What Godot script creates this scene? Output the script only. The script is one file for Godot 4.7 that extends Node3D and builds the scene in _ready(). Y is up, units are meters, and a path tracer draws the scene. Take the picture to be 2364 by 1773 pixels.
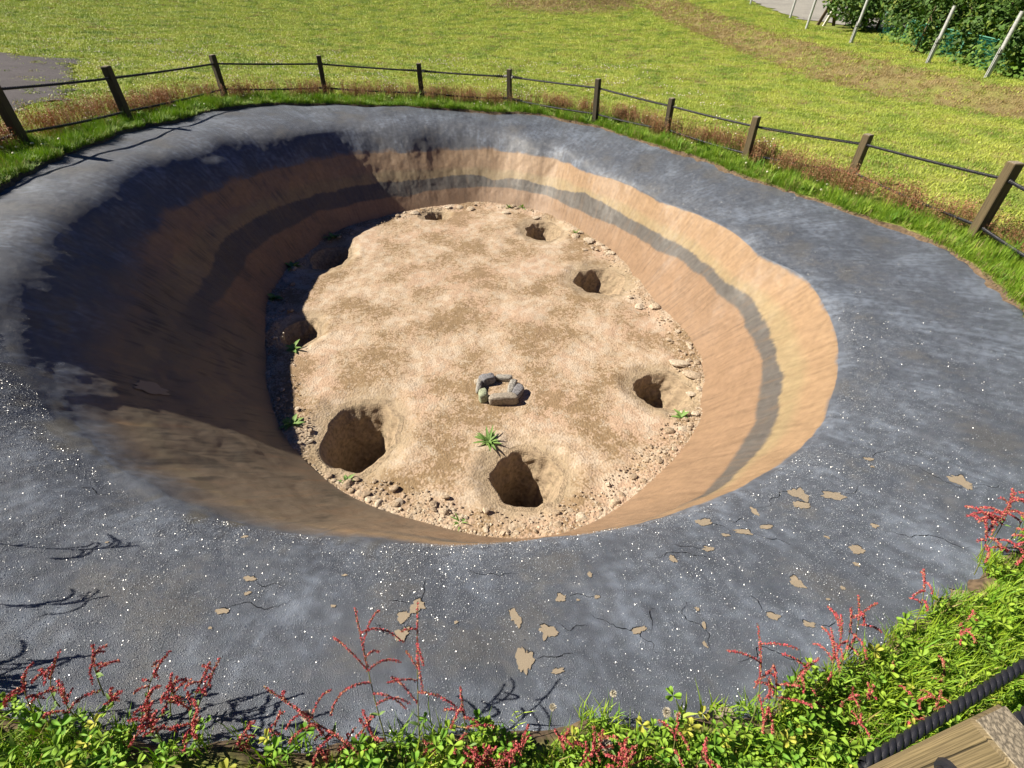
extends Node3D
# A reconstructed pit dwelling in a mown lawn: camera, sky and sun first, then the setting, then the things.

const RF: Array[float] = [2.312,2.336,2.361,2.386,2.412,2.440,2.472,2.507,2.542,2.580,2.623,2.672,2.721,2.768,2.810,2.851,2.887,2.912,2.928,2.945,2.967,2.996,3.026,3.051,3.068,3.081,3.098,3.124,3.159,3.194,3.207,3.181,3.138,3.096,3.059,3.019,2.964,2.895,2.822,2.749,2.676,2.603,2.533,2.473,2.431,2.395,2.360,2.324,2.290,2.258,2.230,2.202,2.175,2.150,2.131,2.116,2.107,2.109,2.118,2.128,2.143,2.174,2.220,2.270,2.324,2.386,2.454,2.518,2.578,2.632,2.681,2.728,2.777,2.827,2.880,2.930,2.972,3.010,3.045,3.079,3.117,3.160,3.204,3.242,3.271,3.285,3.282,3.260,3.222,3.173,3.122,3.076,3.036,2.997,2.954,2.907,2.856,2.802,2.748,2.694,2.639,2.583,2.527,2.475,2.429,2.388,2.350,2.316,2.283,2.252,2.229,2.216,2.207,2.198,2.197,2.208,2.225,2.244,2.266,2.289]
const RB: Array[float] = [3.068,3.094,3.115,3.131,3.146,3.163,3.186,3.211,3.240,3.277,3.325,3.372,3.405,3.424,3.439,3.462,3.502,3.548,3.593,3.627,3.646,3.647,3.628,3.600,3.584,3.606,3.652,3.682,3.695,3.708,3.713,3.701,3.665,3.590,3.505,3.467,3.447,3.381,3.269,3.148,3.041,2.956,2.896,2.859,2.829,2.802,2.776,2.750,2.719,2.684,2.647,2.623,2.628,2.651,2.677,2.703,2.729,2.755,2.781,2.807,2.833,2.859,2.885,2.911,2.945,3.052,3.217,3.321,3.371,3.422,3.470,3.517,3.567,3.615,3.663,3.712,3.759,3.803,3.847,3.883,3.905,3.928,3.949,3.961,3.967,3.967,3.965,3.963,3.961,3.959,3.957,3.954,3.952,3.948,3.935,3.914,3.889,3.855,3.808,3.761,3.713,3.660,3.601,3.539,3.471,3.389,3.301,3.230,3.180,3.145,3.118,3.095,3.081,3.073,3.057,3.036,3.019,3.009,3.017,3.040]
const HB: Array[float] = [-0.387,-0.398,-0.409,-0.421,-0.432,-0.442,-0.451,-0.461,-0.472,-0.485,-0.497,-0.508,-0.519,-0.530,-0.543,-0.555,-0.568,-0.581,-0.594,-0.607,-0.620,-0.632,-0.644,-0.656,-0.667,-0.676,-0.684,-0.691,-0.697,-0.701,-0.704,-0.706,-0.707,-0.708,-0.707,-0.706,-0.706,-0.706,-0.707,-0.707,-0.704,-0.698,-0.692,-0.686,-0.681,-0.678,-0.676,-0.676,-0.677,-0.676,-0.673,-0.666,-0.658,-0.650,-0.641,-0.631,-0.620,-0.609,-0.596,-0.584,-0.574,-0.567,-0.562,-0.556,-0.549,-0.544,-0.540,-0.537,-0.533,-0.527,-0.521,-0.514,-0.507,-0.500,-0.494,-0.487,-0.481,-0.475,-0.468,-0.462,-0.455,-0.446,-0.436,-0.425,-0.413,-0.401,-0.389,-0.377,-0.366,-0.355,-0.343,-0.330,-0.318,-0.309,-0.304,-0.302,-0.301,-0.299,-0.297,-0.295,-0.294,-0.292,-0.290,-0.288,-0.288,-0.289,-0.293,-0.299,-0.307,-0.314,-0.320,-0.326,-0.331,-0.335,-0.340,-0.345,-0.351,-0.358,-0.367,-0.377]
const RO: Array[float] = [4.030,4.060,4.087,4.123,4.184,4.283,4.405,4.506,4.539,4.524,4.565,4.704,4.858,4.966,5.062,5.163,5.241,5.259,5.191,5.121,5.074,4.967,4.858,4.825,4.812,4.768,4.710,4.679,4.675,4.637,4.556,4.538,4.601,4.638,4.603,4.518,4.406,4.317,4.288,4.239,4.101,3.943,3.828,3.749,3.703,3.676,3.652,3.637,3.634,3.623,3.597,3.568,3.544,3.537,3.565,3.626,3.693,3.751,3.828,3.925,4.012,4.129,4.292,4.429,4.498,4.537,4.587,4.628,4.653,4.679,4.698,4.710,4.722,4.734,4.746,4.758,4.770,4.782,4.794,4.806,4.817,4.828,4.832,4.838,4.861,4.879,4.867,4.841,4.827,4.830,4.841,4.851,4.857,4.846,4.814,4.773,4.735,4.696,4.657,4.618,4.579,4.540,4.501,4.462,4.423,4.384,4.345,4.307,4.268,4.229,4.190,4.151,4.112,4.073,4.034,3.995,3.966,3.959,3.970,3.996]
const BDU: Array[float] = [0.568,0.580,0.591,0.595,0.595,0.594,0.594,0.593,0.592,0.589,0.587,0.584,0.576,0.568,0.561,0.563,0.558,0.547,0.536,0.524,0.522,0.522,0.522,0.522,0.522,0.522,0.522,0.521,0.520,0.519,0.491,0.453,0.485,0.517,0.535,0.518,0.501,0.498,0.497,0.548,0.598,0.637,0.627,0.617,0.605,0.591,0.578,0.565,0.572,0.581,0.591,0.600,0.605,0.608,0.610,0.612,0.614,0.615,0.617,0.618,0.620,0.624,0.628,0.633,0.638,0.643,0.616,0.610,0.605,0.607,0.610,0.615,0.628,0.641,0.654,0.664,0.677,0.696,0.716,0.741,0.757,0.774,0.817,0.925,0.949,0.935,0.920,0.905,0.890,0.875,0.860,0.846,0.831,0.816,0.801,0.786,0.772,0.757,0.742,0.727,0.712,0.697,0.683,0.668,0.653,0.646,0.641,0.628,0.616,0.603,0.590,0.579,0.568,0.557,0.547,0.543,0.539,0.535,0.545,0.557]
const BDL: Array[float] = [0.326,0.335,0.362,0.376,0.370,0.363,0.357,0.351,0.346,0.343,0.340,0.337,0.347,0.359,0.370,0.322,0.313,0.303,0.294,0.286,0.278,0.271,0.264,0.257,0.293,0.318,0.311,0.303,0.296,0.296,0.305,0.314,0.322,0.331,0.337,0.330,0.323,0.318,0.314,0.311,0.311,0.315,0.319,0.322,0.332,0.342,0.352,0.362,0.375,0.387,0.400,0.412,0.417,0.421,0.426,0.432,0.451,0.469,0.488,0.496,0.502,0.507,0.512,0.515,0.518,0.500,0.475,0.465,0.458,0.471,0.484,0.495,0.502,0.502,0.503,0.508,0.527,0.550,0.575,0.599,0.629,0.666,0.744,0.815,0.800,0.784,0.769,0.754,0.739,0.724,0.708,0.693,0.678,0.663,0.648,0.633,0.617,0.602,0.587,0.572,0.557,0.541,0.526,0.511,0.496,0.481,0.467,0.452,0.446,0.443,0.440,0.437,0.434,0.430,0.407,0.385,0.365,0.356,0.346,0.336]
const BOC: Array[float] = [0.753,0.750,0.748,0.746,0.744,0.741,0.739,0.737,0.735,0.733,0.730,0.728,0.726,0.724,0.721,0.719,0.717,0.710,0.703,0.697,0.693,0.694,0.695,0.695,0.691,0.679,0.668,0.659,0.655,0.650,0.645,0.642,0.647,0.652,0.656,0.661,0.666,0.682,0.698,0.711,0.710,0.708,0.707,0.705,0.703,0.707,0.712,0.717,0.722,0.726,0.728,0.730,0.732,0.733,0.730,0.727,0.724,0.720,0.717,0.714,0.711,0.707,0.704,0.714,0.724,0.731,0.727,0.732,0.742,0.752,0.765,0.775,0.784,0.794,0.801,0.800,0.800,0.803,0.808,0.804,0.802,0.820,0.838,0.835,0.833,0.831,0.829,0.826,0.824,0.822,0.820,0.817,0.815,0.813,0.811,0.809,0.806,0.804,0.802,0.800,0.797,0.795,0.793,0.791,0.788,0.786,0.784,0.782,0.779,0.777,0.775,0.773,0.771,0.768,0.766,0.764,0.762,0.759,0.757,0.755]
const PATCHES := [[0.85,-1.40,0.039,0.024],[1.00,-1.33,0.039,0.020],[1.11,-1.36,0.028,0.014],[0.91,-1.31,0.021,0.010],[0.81,-1.23,0.024,0.015],[0.64,-1.16,0.016,0.020],[0.30,-1.09,0.010,0.014],[0.18,-0.98,0.021,0.020],[0.24,-0.97,0.008,0.005],[0.31,-0.98,0.012,0.007],[0.01,-0.89,0.018,0.040],[0.12,-0.83,0.031,0.034],[0.04,-0.73,0.026,0.046],[0.14,-0.69,0.018,0.011],[0.43,-0.84,0.031,0.011],[1.08,-1.05,0.023,0.030],[1.40,-1.21,0.028,0.029],[1.55,-1.34,0.016,0.014],[1.32,-1.28,0.012,0.009],[1.35,-1.13,0.011,0.011],[1.23,-1.02,0.009,0.011],[1.15,-0.97,0.008,0.005],[1.03,-0.87,0.024,0.014],[0.92,-0.90,0.024,0.015],[0.66,-0.86,0.008,0.016],[0.64,-0.79,0.006,0.014],[0.66,-0.93,0.008,0.010],[1.61,-0.94,0.050,0.055],[0.61,-0.56,0.051,0.029],[1.12,-0.68,0.041,0.018],[1.64,-0.99,0.013,0.011],[-0.97,-0.87,0.026,0.013],[-0.96,-1.02,0.022,0.013],[-0.93,-0.95,0.012,0.010],[-0.63,-1.06,0.011,0.007],[-1.10,-1.26,0.013,0.012],[-1.54,-1.15,0.006,0.005],[-0.62,-0.91,0.011,0.007],[-0.33,-0.92,0.028,0.032],[-0.37,-0.87,0.023,0.025],[-0.36,-0.80,0.023,0.031],[-0.19,-0.86,0.008,0.007],[-0.97,-0.80,0.006,0.006],[2.09,-1.58,0.039,0.070],[1.35,-1.57,0.036,0.055],[1.32,-1.49,0.037,0.029],[1.49,-1.54,0.050,0.030],[1.80,-1.79,0.023,0.015],[1.11,-1.47,0.016,0.041],[1.78,-1.73,0.012,0.008]]

const CX := -0.5
const CZ := -5.28
const FLOOR := -1.4
const HOLES := [[-1.20,-7.98,0.19,0.17,0.30,0.0],[0.47,-7.40,0.28,0.36,0.30,-0.06],[1.10,-5.82,0.33,0.36,0.50,-0.14],[1.40,-3.66,0.27,0.28,0.55,-0.15],[0.10,-2.62,0.29,0.30,0.62,-0.07],[-1.28,-3.08,0.33,0.42,0.62,-0.04],[-2.46,-6.49,0.26,0.38,0.28,0.02],[-2.27,-4.65,0.20,0.27,0.24,0.0]]
const BIG_STONES := [[-0.66,-8.17,0.07,0.06],[-0.10,-8.01,0.06,0.05],[0.91,-7.11,0.05,0.07],[1.09,-6.93,0.08,0.08],[1.23,-6.81,0.06,0.06],[1.31,-6.53,0.06,0.07],[0.99,-6.65,0.04,0.03],[1.45,-5.13,0.05,0.06],[1.62,-5.11,0.07,0.07],[1.62,-4.03,0.09,0.06],[1.70,-3.85,0.08,0.06],[1.64,-3.62,0.05,0.04],[0.27,-2.16,0.022,0.026],[0.48,-2.23,0.045,0.04],[0.41,-2.29,0.026,0.022],[-1.54,-8.02,0.07,0.06],[-2.60,-5.05,0.04,0.04],[0.37,-7.85,0.05,0.04],[1.01,-7.26,0.04,0.08],[1.27,-6.70,0.04,0.05],[-1.78,-3.09,0.04,0.03],[-1.66,-3.00,0.03,0.03],[1.62,-4.45,0.03,0.03],[1.42,-3.11,0.05,0.035],[1.30,-2.92,0.03,0.024],[-1.02,-8.24,0.05,0.06],[-0.84,-8.26,0.05,0.06]]
# fence posts: x, z, height, half width
const POSTS := [[0.772,-0.318,0.60,0.051],[2.28,-0.92,0.62,0.046],[3.48,-1.95,0.62,0.044],[4.15,-3.2,0.62,0.044],[4.25,-4.55,0.70,0.046],[4.08,-6.40,0.53,0.043],[3.04,-7.07,0.55,0.040],[2.33,-8.46,0.53,0.038],[1.36,-9.31,0.63,0.038],[-0.05,-10.41,0.58,0.037],[-1.63,-10.55,0.58,0.038],[-3.31,-10.35,0.61,0.039],[-4.69,-9.51,0.60,0.040],[-4.88,-7.22,0.62,0.043],[-5.01,-5.67,0.66,0.046],[-4.95,-4.1,0.62,0.044],[-4.45,-2.65,0.62,0.044],[-3.45,-1.3,0.62,0.044],[-2.1,-0.2,0.62,0.044],[-0.6,0.25,0.62,0.046]]

var rng := RandomNumberGenerator.new()
var noise_a := FastNoiseLite.new()
var noise_b := FastNoiseLite.new()
var noise_c := FastNoiseLite.new()
var taken := {}
var M := {}

# ---------------------------------------------------------------- helpers
func make_noise(n: FastNoiseLite, seed_value: int, octaves: int) -> void:
	n.seed = seed_value
	n.noise_type = FastNoiseLite.TYPE_SIMPLEX_SMOOTH
	n.frequency = 1.0
	n.fractal_type = FastNoiseLite.FRACTAL_FBM if octaves > 1 else FastNoiseLite.FRACTAL_NONE
	n.fractal_octaves = octaves

func numbered(called: String) -> String:
	var n: int = taken.get(called, -1) + 1
	taken[called] = n
	return called if n == 0 else "%s_%03d" % [called, n]

func tag(o: Node, label: String, category: String, group := "", kind := "") -> void:
	if label != "": o.set_meta("label", label)
	if category != "": o.set_meta("category", category)
	if group != "": o.set_meta("group", group)
	if kind != "": o.set_meta("kind", kind)

func holder(called: String, where: Vector3, label: String, category: String, group := "") -> Node3D:
	var o := Node3D.new()
	o.name = numbered(called)
	o.position = where
	add_child(o)
	tag(o, label, category, group)
	return o

func mesh_node(called: String, mesh: Mesh, mat: Material, parent: Node = null) -> MeshInstance3D:
	var o := MeshInstance3D.new()
	o.mesh = mesh
	if mat: o.material_override = mat
	o.cast_shadow = GeometryInstance3D.SHADOW_CASTING_SETTING_ON
	if parent == null:
		o.name = numbered(called)
		add_child(o)
	else:
		o.name = called
		parent.add_child(o, true)
	return o

func array_mesh(v: PackedVector3Array, n: PackedVector3Array, c: PackedColorArray, uv: PackedVector2Array, idx: PackedInt32Array) -> ArrayMesh:
	var a := []
	a.resize(Mesh.ARRAY_MAX)
	a[Mesh.ARRAY_VERTEX] = v
	if n.size(): a[Mesh.ARRAY_NORMAL] = n
	if c.size(): a[Mesh.ARRAY_COLOR] = c
	if uv.size(): a[Mesh.ARRAY_TEX_UV] = uv
	if idx.size(): a[Mesh.ARRAY_INDEX] = idx
	var m := ArrayMesh.new()
	m.add_surface_from_arrays(Mesh.PRIMITIVE_TRIANGLES, a)
	return m

func mat(albedo: Color, rough := 0.9, vertex := false) -> StandardMaterial3D:
	var m := StandardMaterial3D.new()
	m.albedo_color = albedo
	m.roughness = rough
	m.vertex_color_use_as_albedo = vertex
	m.cull_mode = BaseMaterial3D.CULL_DISABLED
	return m

func lin(r: float, g: float, b: float) -> Color:
	return Color(r, g, b).linear_to_srgb()

func noise_image(size: int, seed_value: int, freq: float, octaves: int, kind := FastNoiseLite.TYPE_SIMPLEX_SMOOTH) -> Image:
	var n := FastNoiseLite.new()
	n.seed = seed_value
	n.frequency = freq
	n.noise_type = kind
	n.fractal_type = FastNoiseLite.FRACTAL_FBM if octaves > 1 else FastNoiseLite.FRACTAL_NONE
	n.fractal_octaves = octaves
	return n.get_seamless_image(size, size)

func grey_texture(src: Image, lo: float, hi: float) -> ImageTexture:
	var d := src.get_data()
	var out := PackedByteArray()
	out.resize(d.size() * 3)
	for i in d.size():
		var v := int(clampf(lo + (hi - lo) * d[i] / 255.0, 0.0, 1.0) * 255.0)
		out[i * 3] = v
		out[i * 3 + 1] = v
		out[i * 3 + 2] = v
	return ImageTexture.create_from_image(Image.create_from_data(src.get_width(), src.get_height(), false, Image.FORMAT_RGB8, out))

func normal_texture(src: Image, strength: float) -> ImageTexture:
	var im := src.duplicate() as Image
	im.convert(Image.FORMAT_RGBA8)
	im.bump_map_to_normal_map(strength)
	return ImageTexture.create_from_image(im)

func triplanar(m: StandardMaterial3D, per_metre: float) -> void:
	m.uv1_triplanar = true
	m.uv1_world_triplanar = true
	m.uv1_triplanar_sharpness = 4.0
	m.uv1_scale = Vector3.ONE * per_metre

# ---------------------------------------------------------------- shape of the place
func ring(a: Array[float], deg: float) -> float:
	var t := fposmod(deg + 180.0, 360.0) / 3.0
	var i := int(t)
	var f := t - i
	var p0: float = a[(i + 119) % 120]
	var p1: float = a[i % 120]
	var p2: float = a[(i + 1) % 120]
	var p3: float = a[(i + 2) % 120]
	return 0.5 * (2.0 * p1 + (p2 - p0) * f + (2.0 * p0 - 5.0 * p1 + 4.0 * p2 - p3) * f * f + (3.0 * p1 - p0 - 3.0 * p2 + p3) * f * f * f)

func smax(a: float, b: float, k: float) -> float:
	var h := maxf(k - absf(a - b), 0.0) / k
	return maxf(a, b) + h * h * k * 0.25

const BANK := [[-40.0,6.0],[-30.2,6.5],[-24.6,7.1],[-19.2,7.4],[-14.2,7.75],[-12.3,8.1],[-10.35,9.2],[-8.6,11.5],[-6.0,18.0]]
func bank_x(z: float) -> float:
	for i in range(1, BANK.size()):
		if z < BANK[i][0]:
			var f := clampf((z - BANK[i - 1][0]) / (BANK[i][0] - BANK[i - 1][0]), 0.0, 1.0)
			return lerpf(BANK[i - 1][1], BANK[i][1], f)
	return 60.0

func terrain(x: float, z: float) -> float:
	var y := smax(-0.076 * x + 0.043 * z + 0.02, -0.5, 0.5)
	y = minf(y, 1.2)
	var d := maxf(0.0, -z - 13.0)
	y += 0.0022 * pow(minf(d, 30.0), 2.0) + maxf(0.0, d - 30.0) * 0.02
	y += 0.3 * smoothstep(0.0, 1.5, x - bank_x(z))
	# low dry mound beyond the lawn
	var m := Vector2((x - 2.6) / 4.2, (z + 33.0) / 4.0).length()
	y += 0.5 * (1.0 - smoothstep(0.2, 1.0, m))
	y += noise_a.get_noise_2d(x * 0.5, z * 0.5) * 0.02
	return y

func polar(x: float, z: float) -> Vector2:
	return Vector2(rad_to_deg(atan2(z - CZ, x - CX)), Vector2(x - CX, z - CZ).length())

func outer_radius(deg: float) -> float:
	var a := deg_to_rad(deg)
	return ring(RO, deg) + noise_b.get_noise_2d(cos(a) * 18.0, sin(a) * 18.0) * 0.03 + noise_b.get_noise_2d(cos(a) * 60.0, sin(a) * 60.0) * 0.015

func rim_bumps(x: float, z: float) -> float:
	return noise_a.get_noise_2d(x * 0.7, z * 0.7) * 0.030 + (noise_b.get_noise_2d(x * 2.4 + 9.0, z * 2.4) * 0.008 + noise_c.get_noise_2d(x * 9.0, z * 9.0) * 0.0035) * lerpf(0.45, 1.0, smoothstep(-3.4, -1.6, x))

# profile of the pit: x is radius, y is height; u 0..1 steep wall, 1..2 rim
func profile(deg: float, u: float) -> Vector2:
	var rf := ring(RF, deg)
	var rb := ring(RB, deg)
	var hb := ring(HB, deg)
	if u <= 1.0:
		return Vector2(lerpf(rf, rb, u), lerpf(FLOOR, hb, u))
	var ro := ring(RO, deg)
	var a := deg_to_rad(deg)
	var yo := terrain(CX + ro * cos(a), CZ + ro * sin(a)) - 0.02
	var qy := hb + lip(deg) * (yo - hb)
	var qr := rb + (qy - hb) * (rb - rf) / (hb - FLOOR)
	var t := u - 1.0
	var k := weight(deg)
	var den := (1.0 - t) * (1.0 - t) + 2.0 * k * t * (1.0 - t) + t * t
	return Vector2((1.0 - t) * (1.0 - t) * rb + 2.0 * k * t * (1.0 - t) * qr + t * t * ro, (1.0 - t) * (1.0 - t) * hb + 2.0 * k * t * (1.0 - t) * qy + t * t * yo) / den

func lip(deg: float) -> float:
	# how much of the rim's rise follows the wall before it flattens out
	var left := smoothstep(106.0, 142.0, fposmod(deg, 360.0)) * (1.0 - smoothstep(262.0, 320.0, fposmod(deg, 360.0)))
	return lerpf(0.40, 0.88, left)

func weight(deg: float) -> float:
	return 1.0 + 2.2 * (lip(deg) - 0.40) / 0.48

func rim_point(x: float, z: float) -> Vector3:
	var p := polar(x, z)
	var lo := 0.0
	var hi := 2.0
	for k in 22:
		var mid := (lo + hi) * 0.5
		if profile(p.x, mid).x < p.y: lo = mid
		else: hi = mid
	var w := smoothstep(1.02, 1.25, lo)
	return Vector3(x, profile(p.x, lo).y + rim_bumps(x, z) * w, z)

func fall(v: float, a: float, b: float) -> float:
	return clampf((v - a) / (b - a), 0.0, 1.0)

func floor_height(x: float, z: float) -> float:
	var y := FLOOR + noise_a.get_noise_2d(x * 1.1, z * 1.1) * 0.012 + noise_b.get_noise_2d(x * 5.0, z * 5.0) * 0.006 + noise_c.get_noise_2d(x * 24.0, z * 24.0) * 0.0022
	for h in HOLES:
		var dx: float = x - h[0]
		var dz: float = z - h[1]
		var wob := 1.0 + noise_b.get_noise_2d(atan2(dz, dx) * 1.2 + h[0] * 7.0, h[1] * 3.0) * 0.14
		var rx: float = h[2] * wob
		var rz: float = h[3] * wob
		var d0 := Vector2(dx / rx, dz / rz).length()
		if d0 > 1.9: continue
		# slumped shoulder round the mouth
		y -= 0.035 * (1.0 - smoothstep(0.9, 1.6, d0))
		y += 0.004 * (1.0 - smoothstep(0.0, 0.35, absf(d0 - 1.55)))
	return y

# ---------------------------------------------------------------- materials
func build_materials() -> void:
	var grit := noise_image(1024, 11, 0.20, 3)
	var fine := noise_image(512, 12, 0.35, 2)
	var broad := noise_image(512, 13, 0.02, 4)
	var pit := mat(Color.WHITE, 0.55, true)
	pit.albedo_texture = grey_texture(grit, 0.74, 1.12)
	pit.normal_enabled = true
	pit.normal_texture = normal_texture(grit, 9.0)
	pit.normal_scale = 0.55
	pit.roughness_texture = grey_texture(noise_image(1024, 14, 0.12, 2), 0.25, 1.0)
	pit.roughness = 0.8
	pit.metallic_specular = 0.5
	triplanar(pit, 1.4)
	M.pit = pit
	var fl := mat(Color.WHITE, 0.95)
	fl.normal_enabled = true
	fl.normal_texture = normal_texture(noise_image(1024, 15, 0.22, 3), 4.0)
	fl.normal_scale = 0.3
	M.floor = fl
	var lawn := mat(Color.WHITE, 1.0, true)
	lawn.albedo_texture = grey_texture(noise_image(512, 16, 0.06, 4), 0.45, 1.25)
	triplanar(lawn, 1.1)
	M.lawn = lawn
	var tarmac := mat(Color.WHITE, 0.9, true)
	tarmac.albedo_texture = grey_texture(fine, 0.6, 1.2)
	tarmac.normal_enabled = true
	tarmac.normal_texture = normal_texture(fine, 4.0)
	triplanar(tarmac, 1.6)
	M.tarmac = tarmac
	var patch := mat(lin(0.42, 0.35, 0.26), 0.95)
	patch.albedo_texture = grey_texture(grit, 0.7, 1.15)
	patch.normal_enabled = true
	patch.normal_texture = normal_texture(grit, 6.0)
	triplanar(patch, 2.3)
	M.patch = patch
	var hole := mat(Color.WHITE, 0.95, true)
	hole.albedo_texture = grey_texture(broad, 0.75, 1.15)
	hole.normal_enabled = true
	hole.normal_texture = normal_texture(noise_image(512, 17, 0.06, 4), 6.0)
	triplanar(hole, 2.0)
	M.hole = hole
	M.dark_crack = mat(lin(0.025, 0.025, 0.027), 1.0)  # flat strips on the rim: the shade inside each crack is put into the colour
	var stone := mat(lin(0.52, 0.42, 0.31), 0.95)
	stone.albedo_texture = grey_texture(broad, 0.7, 1.15)
	stone.normal_enabled = true
	stone.normal_texture = normal_texture(fine, 3.0)
	triplanar(stone, 4.0)
	M.stone = stone
	for s in [["stone_pale", 0.58, 0.49, 0.38], ["stone_dark", 0.40, 0.31, 0.22], ["hearth_grey", 0.36, 0.345, 0.315], ["hearth_blue", 0.23, 0.23, 0.25], ["hearth_green", 0.36, 0.40, 0.28], ["hearth_brown", 0.34, 0.30, 0.25]]:
		var m := stone.duplicate() as StandardMaterial3D
		m.albedo_color = lin(s[1], s[2], s[3])
		M[s[0]] = m
	# timber: grain stretched along the post
	var grain := Image.create(256, 512, false, Image.FORMAT_L8)
	var gn := FastNoiseLite.new()
	gn.seed = 21
	gn.frequency = 1.0
	gn.fractal_octaves = 3
	for yy in 512:
		for xx in 256:
			var v := gn.get_noise_2d(xx * 0.16, yy * 0.0022) * 0.45 + gn.get_noise_2d(xx * 0.6 + 50.0, yy * 0.012) * 0.4
			var dark_crack := smoothstep(0.42, 0.5, gn.get_noise_2d(xx * 0.10 + 300.0, yy * 0.0016))
			grain.set_pixel(xx, yy, Color.from_hsv(0, 0, clampf(0.62 + v * 0.5 - dark_crack * 0.45, 0.0, 1.0)))
	var wood := mat(lin(0.15, 0.115, 0.06), 0.8)
	wood.albedo_texture = grey_texture(grain, 0.35, 1.2)
	wood.normal_enabled = true
	wood.normal_texture = normal_texture(grain, 3.0)
	M.wood = wood
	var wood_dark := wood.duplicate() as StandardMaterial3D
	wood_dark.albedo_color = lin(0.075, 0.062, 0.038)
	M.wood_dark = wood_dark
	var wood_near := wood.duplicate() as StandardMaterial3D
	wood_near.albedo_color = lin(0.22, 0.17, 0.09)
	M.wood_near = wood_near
	var ends := mat(lin(0.36, 0.31, 0.23), 0.9)
	var cn := FastNoiseLite.new()
	cn.seed = 22
	cn.noise_type = FastNoiseLite.TYPE_CELLULAR
	cn.cellular_return_type = FastNoiseLite.RETURN_DISTANCE2_SUB
	cn.frequency = 0.03
	cn.fractal_type = FastNoiseLite.FRACTAL_FBM
	cn.fractal_octaves = 2
	cn.domain_warp_enabled = true
	cn.domain_warp_amplitude = 20.0
	var cell := cn.get_seamless_image(512, 512)
	ends.albedo_texture = grey_texture(cell, 0.62, 1.6)
	ends.normal_enabled = true
	ends.normal_texture = normal_texture(cell, 5.0)
	triplanar(ends, 5.0)
	M.ends = ends
	var rope := mat(lin(0.018, 0.019, 0.026), 0.42)
	rope.normal_enabled = true
	rope.normal_texture = normal_texture(fine, 1.5)
	triplanar(rope, 9.0)
	M.rope = rope
	M.wire = mat(lin(0.65, 0.65, 0.62), 0.4)
	var leaf := mat(Color.WHITE, 0.68, true)
	leaf.backlight_enabled = true
	leaf.backlight = lin(0.32, 0.40, 0.05)
	M.leaf = leaf
	var grass := mat(Color.WHITE, 0.6, true)
	grass.backlight_enabled = true
	grass.backlight = lin(0.30, 0.36, 0.04)
	M.grass = grass
	var petal := mat(Color.WHITE, 0.7, true)
	petal.backlight_enabled = true
	petal.backlight = lin(0.25, 0.06, 0.04)
	M.petal = petal
	var bark := mat(lin(0.14, 0.10, 0.07), 0.95)
	bark.albedo_texture = grey_texture(broad, 0.5, 1.2)
	triplanar(bark, 3.0)
	M.bark = bark
	var steel := mat(lin(0.62, 0.64, 0.66), 0.45)
	steel.metallic = 0.35
	steel.albedo_texture = grey_texture(broad, 0.8, 1.1)
	triplanar(steel, 2.0)
	M.steel = steel
	M.green_wire = mat(lin(0.02, 0.16, 0.11), 0.5)
	M.green_rail = mat(lin(0.10, 0.30, 0.22), 0.5)
	M.white_paint = mat(lin(0.7, 0.68, 0.62), 0.6)
	M.yellow = mat(lin(0.8, 0.45, 0.05), 0.6)
	M.blossom = mat(lin(0.72, 0.68, 0.56), 0.7)

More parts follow.
